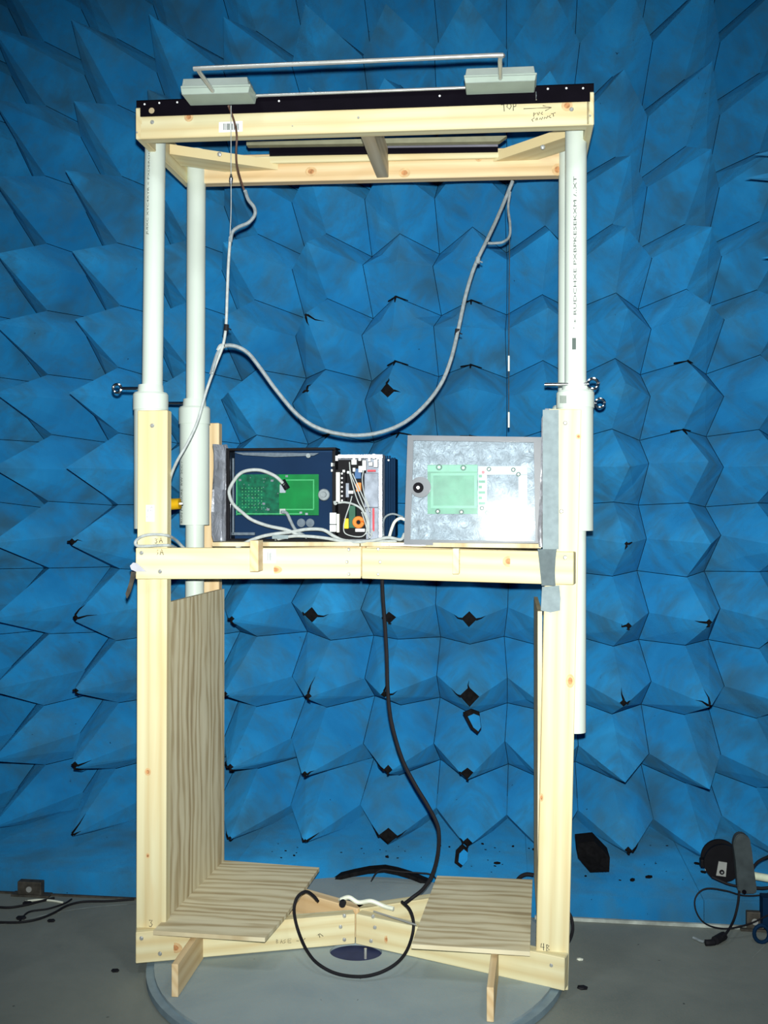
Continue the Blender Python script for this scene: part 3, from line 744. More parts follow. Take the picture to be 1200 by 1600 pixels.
# pen marks 3A, 3, 4B, BASE
def g3(x, y, h): return [[(x, y), (x + h * .5, y), (x + h * .25, y + h * .4), (x + h * .5, y + h * .65), (x + h * .3, y + h), (x, y + h * .9)]]
def gA(x, y, h): return [[(x, y + h), (x + h * .3, y), (x + h * .6, y + h)], [(x + h * .15, y + h * .6), (x + h * .45, y + h * .6)]]
def g4(x, y, h): return [[(x + h * .1, y), (x, y + h * .55), (x + h * .5, y + h * .55)], [(x + h * .4, y), (x + h * .4, y + h)]]
def gB(x, y, h): return [[(x, y), (x, y + h), (x + h * .45, y + h * .8), (x + h * .1, y + h * .5), (x + h * .4, y + h * .2), (x, y)]]
strokes('handwriting', fx, g3(243, 859, 8) + gA(250, 858, 9), wl(250, 212, W0, 564, WC) - .001)
strokes('handwriting', fx, g3(242, 842, 7) + gA(249, 840, 8), WP)
strokes('handwriting', fx, g3(233, 1438, 10), WP)
strokes('handwriting', fx, g4(845, 1474, 11) + gB(854, 1476, 10), WP)
wB = wl(428, 212, W0, 555, WCB) - .001
strokes('handwriting', fx, gB(432, 1468, 6) + gA(438, 1468, 6) + [[(446, 1468), (443, 1470), (446, 1472), (443, 1474)], [(455, 1467), (450, 1467), (450, 1473), (455, 1473)], [(451, 1470), (454, 1470)], [(463, 1470), (467, 1470)], [(470, 1465), (473, 1468), (471, 1473)], [(470, 1472), (477, 1466)]], wB, r=.0006)
strokes('handwriting', fx, [[(492, 1463), (500, 1459), (505, 1463)], [(498, 1460), (500, 1465)]], wl(498, 212, W0, 555, WCB) - .001)
s = pbox('label', fx, 228, 789, 241, 815, WP - .0006, .0006, 'white_paper')
strokes('label_printing', fx, [[(238, 792), (235, 793), (235, 798), (239, 798)], [(229, 803), (236, 803)], [(229, 807), (236, 807)], [(231, 795), (231, 800)]], WP - .0008, 'ink', .0008)
# duct tape on the right post and beam
pbox('tape', fx, 848, 640, 873, 858, WP - .003, .003, 'duct_tape', label='grey duct tape down the right post')
def wavy(name, parent, poly, w, depth, mat, amp=.004, **k):
    """crumpled strip: left and right outline points top to bottom"""
    bm = bmesh.new(); rows = []
    r = random.Random(len(poly) * 7 + int(poly[0][0])); n = 5
    for (xl, xr_, y) in poly:
        rows.append([bm.verts.new(Q(xl + (xr_ - xl) * i / n, y, w) + Vector((0, -abs(math.sin(i * 2.1 + y * .05)) * amp + (r.random() - .5) * amp, 0))) for i in range(n + 1)])
    for a, b_ in zip(rows, rows[1:]):
        for i in range(n): bm.faces.new([a[i], a[i + 1], b_[i + 1], b_[i]])
    res = bmesh.ops.solidify(bm, geom=bm.faces[:], thickness=-depth); fix(bm)
    return link_mesh(name, bm, mat, parent, smooth=True, **k)
wavy('tape', fx, [(840, 870, 858), (842, 868, 875), (844, 867, 895), (846, 868, 915)], wl(855, 565, WC, 896, W0) - .006, .002, 'duct_tape', .004)
bm = bmesh.new(); add_prism(bm, [Q(x, y, WP - .006) for x, y in ((847, 917), (874, 915), (876, 935), (875, 954), (860, 957), (845, 954))], (0, .004, 0)); fix(bm); link_mesh('tape', bm, 'duct_tape', fx)
wn = wl(215, 212, W0, 564, WC)
bm = bmesh.new(); add_prism(bm, [Q(x, y, wn - .009) for x, y in ((203, 884), (208, 879), (214, 880), (228, 893), (212, 893), (205, 890))], (0, .006, 0)); fix(bm); link_mesh('tape', bm, 'bright_tape', fx, label='white crumpled tape end')
bm = bmesh.new(); add_prism(bm, [Q(x, y, wn - .001) for x, y in ((205, 893), (213, 894), (209, 905), (203, 926), (198, 935), (196, 928), (202, 910))], (0, .006, 0)); fix(bm); link_mesh('tape', bm, 'brown_bracket', fx, label='dark tape tail')

# ================================================================ LOOP ANTENNA on top
an = Thing('loop_antenna', 'bent steel rod loop held by two milky plastic blocks on the top rail', 'antenna', Q(560, 160, 2.70))
def mount(x0, yt0, x1, yb1, dy):
    bm = bmesh.new(); wf, dp = 2.665, .082
    def slab(xa, ya, xb, yb, ta, sh, mi):
        # tapered slab: at ya width xa..xb inset ta at top; dy = slope over its length
        A = Q(xa + ta[0], ya, wf + sh[0]); B = Q(xb - ta[0], ya + dy, wf + sh[0]); C = Q(xb - ta[1], yb + dy, wf + sh[1]); D = Q(xa + ta[1], yb, wf + sh[1])
        add_prism(bm, [A, B, C, D], (0, dp - sh[0] - sh[1], 0), mi)
    h = yb1 - yt0
    slab(x0, yt0, x1, yt0 + h * .46, (2, 0), (.012, .004), 0)
    slab(x0 - 2, yt0 + h * .44, x1 + 3, yt0 + h * .58, (0, 0), (0, 0), 1)
    slab(x0 - 2, yt0 + h * .58, x1 + 2, yb1, (0, 2), (0.002, .004), 1)
    bmesh.ops.bevel(bm, geom=bm.edges[:], offset=.0012, segments=1, affect='EDGES'); fix(bm)
    return link_mesh('mounting_block', bm, ['milky_plastic', 'milky_rim'], an)
mount(284, 123, 388, 148, -3); mount(727, 107, 836, 130, -4)
a = Q(333, 143, 2.672); b_ = Q(782, 123, 2.672); wn_ = 2.53
A = Q(308, 107, wn_); B = Q(781, 86, wn_)
def lp_(p, q, t): return p.lerp(q, t)
pts = [a + Vector((0, .01, 0)), lp_(a, A, .5), lp_(a, A, .88), lp_(A, a, .03) + Vector((.004, 0, 0)), lp_(A, B, .03), lp_(A, B, .5), lp_(A, B, .965), lp_(B, b_, .06), lp_(B, b_, .2), lp_(B, b_, .6), b_ + Vector((0, .01, 0))]
tube('rod', an, pts, .0058, 'steel', 12)
a = Q(390, 150, 2.735); b_ = Q(727, 137, 2.735); cyl('rod', an, a, b_, .0042, 'steel', 10)
sc_ = Q(838, 143, 2.67); cyl('screw', an, sc_, sc_ + Vector((0, 0, -.022)), .0016, 'chrome', 8)

# ================================================================ INSTRUMENTS ON THE SHELF
# left enclosure
e1 = Thing('instrument_case', 'smoky dark case holding a green circuit board, left on the timber shelf', 'enclosure', (Q(440, 845, 3.0).x, 3.02, ZD))
WE = 3.00
def frame_ring(name, par, x0, y0, x1, y1, t, w, depth, mat, bev=.001, **k):
    bm = bmesh.new()
    add_pbox(bm, x0, y0, x1, y0 + t, w, depth, bev); add_pbox(bm, x0, y1 - t, x1, y1, w, depth, bev)
    add_pbox(bm, x0, y0 + t, x0 + t, y1 - t, w, depth, bev); add_pbox(bm, x1 - t, y0 + t, x1, y1 - t, w, depth, bev)
    return link_mesh(name, bm, mat, par, **k)
yb_ = 800 + (HC - ZD) * FP / (Q(440, 800, WE).length) 
pbox('case_back', e1, 354, 700, 524, 846, WE + .085, .006, 'dark_navy')
frame_ring('case_wall', e1, 353, 699, 525, 848, 4, WE + .012, .080, 'black_plastic')
frame_ring('lid_rim', e1, 353, 699, 524, 847, 5, WE - .004, .014, 'black_plastic')
pbox('lid_window', e1, 360, 706, 518, 840, WE - .001, .004, 'smoky_lid')
bm = bmesh.new()
add_prism(bm, [Q(x, y, WE + .02) for x, y in ((366, 707), (498, 708), (490, 712), (430, 714), (380, 711))], (0, .006, 0)); add_pbox(bm, 362, 832, 398, 836, WE + .02, .006); add_pbox(bm, 363, 716, 365.5, 835, WE + .02, .006)
fix(bm); link_mesh('inner_lip', bm, 'grey_cable', e1)
pc = pbox('circuit_board', e1, 369, 741, 498, 805, WE + .022, .002, 'pcb_green')
pbox('board_section', (e1, pc), 369, 741, 436, 805, WE + .0212, .0008, 'pcb_dark')
bm = bmesh.new()
for r_ in ((447, 749, 491, 751), (489, 751, 491, 797), (447, 795, 491, 797), (369, 802, 470, 803.5), (369, 741, 370.5, 805)): add_pbox(bm, *r_, WE + .0205, .001)
link_mesh('loop_trace', bm, 'pcb_trace', (e1, pc))
bm = bmesh.new(); rr2 = random.Random(3)
for x in range(378, 412, 5):
    for y in range(762, 795, 5): add_pbox(bm, x, y, x + 1.5, y + 1.5, WE + .0205, .001)
for _ in range(26):
    x, y = 372 + rr2.random() * 62, 744 + rr2.random() * 56; add_pbox(bm, x, y, x + 1.2, y + 1.2, WE + .020, .001, mi=1)
for x, y in ((375, 750), (448, 744), (419, 796), (425, 751), (412, 787), (470, 801), (479, 803)): add_pbox(bm, x - 2, y - 1.6, x + 2, y + 1.6, WE + .020, .001, mi=1)
link_mesh('solder_point', bm, ['pcb_trace', 'solder'], (e1, pc), kind='stuff')
pbox('chip', (e1, pc), 417, 765, 433, 781, WE + .019, .003, 'pcb_dark')
pbox('connector', (e1, pc), 437, 757, 446, 770, WE + .012, .010, 'white_plastic')
a = Q(441, 751, WE + .008); cyl('plug', (e1, pc), a, Q(449, 764, WE + .008), .0095, 'black_plastic', 14)
pbox('connector', (e1, pc), 437, 795, 446, 803, WE + .012, .010, 'cream_plastic')
for x in (470, 484):
    a = Q(x + .5, 817, WE + .018); bm = bmesh.new(); add_cyl(bm, a, a + Vector((0, .004, 0)), .013, .013, 18); fix(bm); link_mesh('washer', bm, 'grey_cable', e1)
a = Q(506, 773, WE - .002); bm = bmesh.new(); add_cyl(bm, a, a - Vector((0, .004, 0)), .018, .016, 24); add_cyl(bm, a - Vector((0, .004, 0)), a - Vector((0, .009, 0)), .009, .008, 16); fix(bm); link_mesh('lock_screw', bm, 'grey_cable', e1, smooth=True)
a = Q(482, 712, WE - .002); cyl('lid_screw', e1, a, a - Vector((0, .004, 0)), .007, 'grey_cable', 12)
box('foot', e1, (Q(360, 0, WE).x, WE, ZD), (Q(518, 0, WE).x, WE + .09, Q(440, 847, WE).z), 'black_plastic')
# antistatic bag folded beside the left case
bm = bmesh.new(); rows = []
for y, a, b_ in ((694, 331, 352), (705, 333, 356), (730, 334, 357), (765, 333, 356), (800, 332, 355), (835, 333, 355), (846, 336, 354)):
    rows.append([bm.verts.new(Q(a + (b_ - a) * t, y, 2.985) + Vector((0, .016 * math.sin(t * 9 + y * .013) + (.03 * t), 0))) for t in (0, .15, .3, .45, .6, .75, .9, 1)])
for r1, r2 in zip(rows, rows[1:]):
    for i in range(7): bm.faces.new([r1[i], r1[i + 1], r2[i + 1], r2[i]])
bmesh.ops.solidify(bm, geom=bm.faces[:], thickness=.0015); fix(bm)
link_mesh('foil_bag', bm, 'antistatic', None, base=Q(343, 846, 2.985), smooth=True, label='shiny silver antistatic foil folded along the left side of the smoky case', cat='foil')

# power supply chassis
ps = Thing('power_supply', 'open silver metal chassis full of wires and components in mid shelf', 'power supply', (Q(560, 845, 3.02).x, 3.03, ZD))
WPS = 3.0
pbox('back_plate', ps, 527, 714, 596, 847, WPS + .06, .003, 'chassis')
pbox('top_flange', ps, 528, 710, 598, 716, WPS + .0, .06, 'foil_bright')
pbox('side_plate', ps, 592, 713, 597, 847, WPS - .004, .066, 'foil_bright', label='bright side plate')
pbox('side_plate', ps, 520, 722, 524, 847, WPS + .002, .06, 'black_plastic')
pbox('bottom_flange', ps, 522, 843, 598, 848, WPS + .0, .06, 'chassis')
bm = bmesh.new()
for x, y in ((524, 712), (551, 711), (560, 712), (582, 709), (588, 710), (575, 713)): pbox('tab', ps, x, y, x + 4, y + 8, WPS - .005, .006, 'white_plastic')
pbox('circuit_board', ps, 526, 718, 572, 843, WPS + .052, .003, 'black_plastic')
tb = pbox('terminal_strip', ps, 520, 734, 540, 786, WPS + .004, .02, 'black_plastic')
pbox('cover', (ps, tb), 525, 738, 531, 784, WPS + .0, .006, 'cream_plastic')
for y in (740, 747, 754, 761, 768, 775, 782):
    a = Q(534.5, y, WPS + .003); bm = bmesh.new(); add_cyl(bm, a, a - Vector((0, .003, 0)), .0034, .003, 8); fix(bm); link_mesh('screw', bm, 'solder', (ps, tb))
pbox('connector', ps, 539, 755, 545, 777, WPS + .01, .02, 'chassis')
pbox('heat_plate', ps, 569, 739, 591, 793, WPS + .012, .004, 'chassis', .002)
pbox('heat_plate', ps, 578, 793, 591, 843, WPS + .016, .004, 'chassis', .002)
pbox('lead', ps, 582, 794, 585, 830, WPS + .010, .003, 'red_part', label='dull red lead'); pbox('lead', ps, 574, 734, 587, 737, WPS + .008, .004, 'red_part')
for (x, y, a, b_, m) in ((560, 761, 4, 7, 'orange_part'), (541, 818, 3.5, 8, 'yellow_part'), (559, 740, 5, 8, 'blue_part')):
    pbox('capacitor', ps, x - a, y - b_, x + a, y + b_, WPS + .02, .02, m, .002)
a = Q(560, 816, WPS + .012); bm = bmesh.new()
pts = [a + Vector((.0125 * math.cos(t), 0, .0125 * math.sin(t))) for t in [2 * math.pi * i / 18 for i in range(19)]]; add_tube(bm, pts, .0065, 8, False); fix(bm); link_mesh('coil', bm, 'orange_part', ps, smooth=True)
pbox('transformer', ps, 545, 790, 555, 825, WPS + .02, .03, 'dark_green', .001)
for (x, y, a, b_) in ((520, 726, 3, 3), (519, 735, 2, 2), (553, 722, 4, 4), (553, 734, 2, 3), (563, 733, 3, 5), (569, 727, 3, 8), (587, 724, 3, 6), (579, 725, 3, 3), (548, 769, 4, 2.5), (537, 736, 2, 2), (544, 738, 2, 2)):
    pbox('connector', ps, x - a, y - b_, x + a, y + b_, WPS - .004, .014, 'white_plastic', .001)
pbox('connector', ps, 515, 801, 525, 819, WPS - .014, .014, 'white_plastic', .0015); pbox('connector', ps, 515, 820, 525, 831, WPS - .014, .014, 'white_plastic', .0015)
pbox('connector', ps, 526, 803, 530, 832, WPS - .006, .012, 'cream_plastic', .001)
pbox('connector', ps, 555, 826, 570, 831, WPS + .002, .012, 'white_plastic', .001)
WW = WPS - .012
for pts, r_ in (([(546, 722), (548, 740), (556, 760), (566, 785), (572, 800)], .0018), ([(546, 738), (553, 765), (560, 785), (568, 798), (573, 815), (572, 835)], .0018),
             ([(568, 735), (566, 750), (570, 775), (577, 792)], .0016), ([(551, 740), (560, 760), (568, 778), (574, 790), (578, 800)], .0018),
             ([(526, 786), (540, 785), (555, 789), (566, 797), (573, 812), (575, 830)], .0032), ([(550, 775), (546, 790), (540, 808), (537, 822), (539, 833), (552, 838), (566, 838), (574, 830)], .0017),
             ([(565, 800), (570, 815), (574, 828), (580, 836)], .0017), ([(526, 785), (524, 787), (523, 783)], .005), ([(571, 800), (576, 815), (576, 838), (580, 838), (582, 828)], .002)):
    bm = bmesh.new(); add_tube(bm, [Q(x, y, WW) for x, y in pts], r_, 6); fix(bm); link_mesh('wire', bm, 'white_cable', ps, smooth=True)
# dark finned block right of the chassis
hs = Thing('heat_sink', 'dark blue-black finned block standing behind the silver chassis', 'heat sink', (Q(606, 845, 3.08).x, 3.10, ZD))
bm = bmesh.new(); add_pbox(bm, 599, 716, 618, 838, 3.07, .07, .003)
for i in range(5): add_pbox(bm, 600 + i * 3.8, 712 + (i > 2) * 3, 602.4 + i * 3.8, 836, 3.062, .01, .001)
link_mesh('block', bm, 'heat_sink', hs)
a = Q(607, 719, 3.058); cyl('screw', hs, a, a + Vector((0, .006, 0)), .003, 'white_plastic', 10)
box('foot', hs, (Q(600, 0, 3.07).x, 3.08, ZD), (Q(616, 0, 3.07).x, 3.13, Q(606, 838, 3.07).z), 'heat_sink')

# right enclosure
e2 = Thing('instrument_case', 'clear lidded grey case with a pale green board over silver foil, right on the shelf', 'enclosure', (Q(740, 852, 2.93).x, 2.95, ZD))
W2 = 2.90
def skew_ring(name, par, o, i_, w, depth, mat):
    bm = bmesh.new(); O = [Q(x, y, w) for x, y in o]; I = [Q(x, y, w) for x, y in i_]
    for k in range(4):
        q = (k + 1) % 4; add_prism(bm, [O[k], O[q], I[q], I[k]], (0, depth, 0))
    bmesh.ops.remove_doubles(bm, verts=bm.verts, dist=1e-5); fix(bm); return link_mesh(name, bm, mat, par)
o_ = [(637, 680), (846, 683), (849, 856), (631, 851)]; i2 = [(646, 688), (834, 691), (837, 846), (641, 843)]
skew_ring('lid_rim', e2, o_, i2, W2, .012, 'grey_rim')
skew_ring('case_wall', e2, [(638, 681), (845, 684), (848, 855), (632, 850)], [(643, 686), (839, 689), (842, 849), (638, 846)], W2 + .012, .07, 'case_wall')
bm = bmesh.new(); add_prism(bm, [Q(x, y, W2 + .002 + .006 * (846 - y) / 158) for x, y in i2], (0, .003, 0)); fix(bm); link_mesh('lid_window', bm, 'clear_lid', e2)
# crumpled foil lining
bm = bmesh.new(); n1, n2 = 26, 20; rf = random.Random(5); g = []
for j in range(n2 + 1):
    row = []
    for i in range(n1 + 1):
        s_, t_ = i / n1, j / n2
        x = (643 * (1 - t_) + 638 * t_) * (1 - s_) + (840 * (1 - t_) + 843 * t_) * s_; y = (686 * (1 - s_) + 689 * s_) * (1 - t_) + (846 * (1 - s_) + 850 * s_) * t_
        row.append(bm.verts.new(Q(x, y, W2 + .05) + Vector((0, (rf.random() - .5) * .0045, 0))))
    g.append(row)
for j in range(n2):
    for i in range(n1): bm.faces.new([g[j][i], g[j][i + 1], g[j + 1][i + 1], g[j + 1][i]])
fix(bm); link_mesh('foil_lining', bm, 'foil', e2, smooth=True)
WB2 = W2 + .028
pc2 = pbox('circuit_board', e2, 668, 726, 746, 803, WB2, .002, 'pcb_pale')
frame_ring('loop_trace', (e2, pc2), 673, 739, 745, 794, 4, WB2 - .0006, .0008, 'pcb_pale_line', 0)
bm = bmesh.new()
for r_ in ((668, 727, 746, 737),): add_pbox(bm, *r_, WB2 - .0006, .0006)
link_mesh('board_edge', bm, 'pcb_pale_line', (e2, pc2))
rg = frame_ring('loop_board', e2, 747, 728, 824, 806, 14, WB2 + .001, .003, 'white_plastic', .0008)
bm = bmesh.new()
for k in range(6): add_pbox(bm, 748, 742 + k * 8.5, 753 + (k % 2) * 5, 746 + k * 8.5, WB2 - .001, .002)
link_mesh('component', bm, 'pcb_pale', (e2, rg))
for x, y, r_ in ((686, 730, .010), (724, 731, .009), (764, 733, .0065), (802, 734, .0065), (810, 741, .0065), (684, 799, .008), (721, 800, .0075), (753, 794, .0065), (761, 801, .0065), (799, 803, .005), (807, 795, .005)):
    a = Q(x, y, WB2 - .001); bm = bmesh.new()
    pts = [a + Vector((r_ * .75 * math.cos(t), 0, r_ * .75 * math.sin(t))) for t in [2 * math.pi * i / 16 for i in range(17)]]
    add_tube(bm, pts, .0017, 6, False); add_cyl(bm, a, a - Vector((0, .003, 0)), r_ * .28, None, 10, mi=1); fix(bm)
    link_mesh('stand_off', bm, ['dark_green', 'solder'], e2, smooth=True)
a = Q(755, 738, WB2 - .002); cyl('led', e2, a, a - Vector((0, .006, 0)), .0045, 'red_part', 12, label='small red lamp')
a = Q(657, 761, W2 - .001); bm = bmesh.new(); add_cyl(bm, a, a + Vector((0, .006, 0)), .030, .030, 28); fix(bm); link_mesh('lid_lug', bm, 'grey_rim', e2, smooth=True)
a = Q(653.5, 762, W2 - .002); bm = bmesh.new(); add_cyl(bm, a, a - Vector((0, .006, 0)), .0155, .014, 22); add_cyl(bm, a - Vector((0, .006, 0)), a - Vector((0, .009, 0)), .006, .004, 12, mi=1); fix(bm)
link_mesh('lid_screw', bm, ['black_metal', 'solder'], e2, smooth=True)
box('foot', e2, (Q(645, 0, W2).x, W2 + .01, ZD), (Q(835, 0, W2).x, W2 + .07, max(ZD + .003, Q(740, 850, W2 + .012).z)), 'case_wall')
# shiny foil edge curling between the case and the taped post
bm = bmesh.new(); rows = []
for y, a, b_ in ((638, 852, 860), (655, 846, 858), (685, 846, 852), (720, 845, 851), (760, 844, 852), (800, 842, 850), (835, 840, 850), (855, 842, 852)):
    rows.append([bm.verts.new(Q(a + (b_ - a) * t, y, 2.815) + Vector((0, .014 * math.sin(t * 3.1 + y * .02) * t, 0))) for t in (0, .25, .5, .75, 1)])
for r1, r2 in zip(rows, rows[1:]):
    for i in range(4): bm.faces.new([r1[i], r1[i + 1], r2[i + 1], r2[i]])
bmesh.ops.solidify(bm, geom=bm.faces[:], thickness=.0015); fix(bm)
link_mesh('foil_bag', bm, 'foil_bright', None, base=Q(848, 855, 2.80), smooth=True, label='glaring white foil edge curled between clear case and grey taped post', cat='foil')

# ================================================================ CABLES
cable('antenna_cable', [(357, 165, 2.735), (366, 190, 2.738), (370, 212, 2.72), (369, 238, 2.735), (371, 262, 2.77), (379, 290, 2.83), (384, 302, 2.84)], .0030, 'brown_cable', 'dark brown lead hanging from the left milky block over the barcode label')
cable('antenna_cable', [(383, 298, 2.835), (388, 312, 2.83), (397, 324, 2.83), (398, 336, 2.83), (388, 348, 2.83), (372, 355, 2.83), (363, 363, 2.83), (360, 378, 2.83)], .0052, 'grey_cable', 'short grey cable bending back from the dark lead to the thin left wire')
cable('antenna_cable', [(361, 165, 2.735), (361, 208, 2.735), (361, 274, 2.80), (361, 330, 2.83), (359, 372, 2.83)], .0012, 'white_cable', 'thin pale wire dropping straight from the left milky block')
fe = Thing('ferrite_bead', 'small shiny bead on the thin pale wire below the barcode label', 'bead', Q(361, 286, 2.79))
bm = bmesh.new(); a = Q(361, 272, 2.79); b_ = Q(361, 279, 2.79); c = Q(361, 287, 2.79)
add_cyl(bm, a, b_, .0025, .006, 12); add_cyl(bm, b_, c, .006, .0025, 12); fix(bm); link_mesh('bead', bm, 'chrome', fe, smooth=True)
cable('antenna_cable', [(360, 370, 2.83), (357, 410, 2.83), (355, 460, 2.83), (353, 510, 2.83), (348, 541, 2.83), (337, 570, 2.83), (322, 612, 2.82), (308, 660, 2.80), (292, 694, 2.79), (276, 722, 2.80), (266, 748, 2.83), (263, 775, 2.835)], .0042, 'white_cable', 'whitish cable running down left past the pipes to the front post')
cable('antenna_cable', [(330, 585, 2.825), (340, 553, 2.83), (350, 541, 2.835), (368, 541, 2.84), (388, 552, 2.85), (408, 577, 2.86), (432, 610, 2.87), (465, 648, 2.88), (500, 670, 2.90), (548, 680, 2.92), (592, 676, 2.93), (632, 660, 2.95), (665, 632, 2.97), (690, 598, 2.99), (705, 560, 3.0), (716, 515, 3.02), (728, 460, 3.04), (742, 415, 3.06), (760, 377, 3.08), (775, 345, 3.10), (790, 310, 3.12), (801, 283, 3.125)], .0058, 'grey_cable', 'long grey cable sagging in a deep curve between the top rail and the left pipes')
cable('antenna_cable', [(761, 380, 3.075), (772, 380, 3.07), (786, 378, 3.07), (796, 369, 3.08), (797, 350, 3.09), (794, 325, 3.11), (797, 300, 3.12)], .0040, 'grey_cable', 'short grey branch cable looping off the sagging cable near the rear rail')
for x, y, w, lb in ((747, 407, 3.06, 'dark tie on the sagging cable, upper right'), (715, 519, 3.02, 'black tie on the sagging cable, halfway down right'), (354, 512, 2.83, 'small black tie on the whitish left cable')):
    bm = bmesh.new(); a = Q(x, y - 5, w); b_ = Q(x - 1, y + 5, w); add_cyl(bm, a, b_, .0075, None, 10); add_cyl(bm, (a + b_) / 2, Q(x + 7, y + 3, w - .005), .002, None, 6); fix(bm)
    link_mesh('cable_tie', bm, 'black_rubber' if y != 407 else 'grey_cable', None, base=Q(x, y, w), label=lb, cat='tie', smooth=True)
cable('antenna_cable', [(352, 540, 2.832), (345, 541, 2.832), (341, 548, 2.832)], .007, 'white_cable', 'white wrapping where the two left cables join')
cable('hanging_cord', [(796.5, 352, 3.09), (796, 400, 3.1), (795.5, 480, 3.11), (795, 560, 3.12), (795, 668, 3.12)], .0013, 'dark_grey_bar', 'very thin dark cord hanging straight down left of the right pipes', 'cord')
for y0, y1, lb in ((556, 580, 'small pale sleeve, the upper of two on the thin hanging cord'), (644, 668, 'small pale sleeve at the lower end of the thin hanging cord')):
    bm = bmesh.new(); add_cyl(bm, Q(795, y0, 3.12), Q(795, y1, 3.12), .0028, None, 8); fix(bm); link_mesh('cord_sleeve', bm, 'cream_plastic', None, base=Q(795, y1, 3.12), label=lb, cat='sleeve', smooth=True)
# loop round the left post
cable('signal_cable', [(345, 862, 2.95), (325, 866, 2.92), (300, 864, 2.90), (287, 856, 2.90), (275, 844, 2.86), (262, 837, 2.785), (240, 835, 2.775), (222, 838, 2.772), (212, 846, 2.775), (215, 853, 2.772), (235, 853, 2.772), (262, 852, 2.776), (275, 856, 2.86)], .0044, 'white_cable', 'white cable looped flat across the left post just above the shelf beam')
WK = 2.965
zt = 852
cable('signal_cable', [(444, 757, WE - .008), (430, 744, WE - .02), (408, 735, WE - .02), (388, 735, WE - .018), (374, 741, WE - .012), (362, 757, WE - .012), (358, 770, WE - .012), (364, 787, WE - .014), (380, 802, WE - .018), (395, 813, WE - .024), (420, 822, WE - .03), (448, 828, WE - .035), (470, 838, WE - .035)], .0052, 'white_cable', 'thick whitish cable arching over the green board in the smoky case')
cable('signal_cable', [(440, 800, WE - .008), (448, 802, WE - .015), (454, 814, WE - .02), (462, 828, WE - .03), (480, 840, WE - .03)], .005, 'grey_cable', 'short grey cable hanging from the bottom edge of the green board')
cable('signal_cable', [(365, 858, 2.90), (388, 846, 2.92), (410, 838, 2.945), (432, 834, WK), (456, 831, WK), (480, 827, WK), (505, 828, WK), (522, 838, WK), (540, 845, WK), (575, 846, WK), (620, 846, WK)], .0052, 'white_cable', 'white cable rising from behind the shelf cleat and crossing below the smoky case')
cable('signal_cable', [(430, 843, 2.96), (455, 838, 2.95), (480, 838, 2.95), (510, 841, 2.95), (545, 847, 2.95), (580, 845, 2.95), (606, 840, 2.955), (626, 843, 2.96), (632, 834, 2.97)], .0048, 'white_cable', 'white cable lying lowest along the shelf in front of the silver chassis')
cable('signal_cable', [(599, 838, 3.0), (598, 822, 3.02), (602, 808, 3.03), (614, 803, 3.03), (630, 808, 3.02)], .0030, 'grey_cable', 'thin grey cable loop between the chassis and the clear case', 'cable')
cable('signal_cable', [(608, 840, 2.97), (612, 826, 2.98), (617, 815, 2.98), (625, 810, 2.98), (633, 812, 2.98)], .0045, 'cream_plastic', 'pale stiff cable bending up beside the clear case', 'cable')
bm = bmesh.new(); add_pbox(bm, 425, 836, 450, 842, 2.945, .004, .001); link_mesh('tape_piece', bm, 'duct_tape', None, base=Q(437, 842, 2.945), label='scrap of grey tape over the cables below the smoky case', cat='tape')
pl_ = Thing('metal_strip', 'thin bright aluminium strip along the shelf edge by the clear case', 'strip', (Q(640, 853, 2.93).x, 2.90, ZD))
pbox('strip', pl_, 596, 849, 712, 852.5, 2.905, .004, 'foil_bright')
# black power cable
cable('power_cable', [(597, 902, 3.0), (598, 930, 3.0), (601, 970, 3.0), (604, 1020, 3.0), (606, 1080, 3.0), (612, 1130, 3.0), (628, 1185, 3.0), (648, 1225, 3.0), (668, 1258, 3.0), (682, 1285, 3.0), (686, 1305, 3.0), (684, 1335, 3.01), (676, 1365, 3.02), (662, 1388, 3.03), (645, 1402, 3.03), (632, 1412, 3.01)], .0058, 'black_rubber', 'thick black cable dropping from mid shelf to the base cross')
cable('power_cable', [(497, 1408, 2.93), (489, 1399, 2.92), (478, 1393, 2.90), (466, 1400, 2.88), (460, 1415, 2.86), (461, 1435, 2.86), (468, 1460, 2.85), (480, 1486, 2.80), (497, 1506, 2.76), (525, 1521, 2.74), (560, 1526, 2.73), (590, 1521, 2.74), (617, 1507, 2.76), (634, 1488, 2.80), (644, 1462, 2.85), (646, 1440, 2.87), (640, 1421, 2.90), (628, 1409, 2.94)], .0046, 'black_rubber', 'black cable coiled in a big ring in front of the base joint')
# things lying on the base joint
bm = bmesh.new(); r = random.Random(2)
pts = [Q(530, 1407, 3.0), Q(545, 1402, 3.0), Q(560, 1410, 3.0), Q(580, 1408, 3.0), Q(600, 1416, 3.0), Q(615, 1420, 2.99)]
add_tube(bm, pts, .0065, 8); fix(bm); link_mesh('tape_roll_end', bm, 'cream_plastic', None, base=pts[0], label='crumpled pale tape lying over the base joint', cat='tape', smooth=True)
cyl_o = Thing('cable_clip', 'small dark round clip resting on the pale tape at the base joint', 'clip', Q(536, 1416, 2.96))
bm = bmesh.new(); a = Q(536, 1410, 2.985); add_cyl(bm, a, a - Vector((0, .015, 0)), .010, None, 14); fix(bm); link_mesh('clip', bm, 'black_rubber', cyl_o, smooth=True)
cyl_r = [QZ(620, 1436, .125), Q(585, 1420, 2.98)]
cyl('steel_pin', None, Q(584, 1424, 2.93), Q(650, 1445, 2.82), .0025, 'steel', 8, base=Q(584, 1424, 2.93), label='thin steel pin lying from the base joint towards the right floor panel', cat='pin')

# ================================================================ BITS ON THE FOAM SKIRT AND FLOOR
def zpt(x, y, z): return QZ(x, y, z)
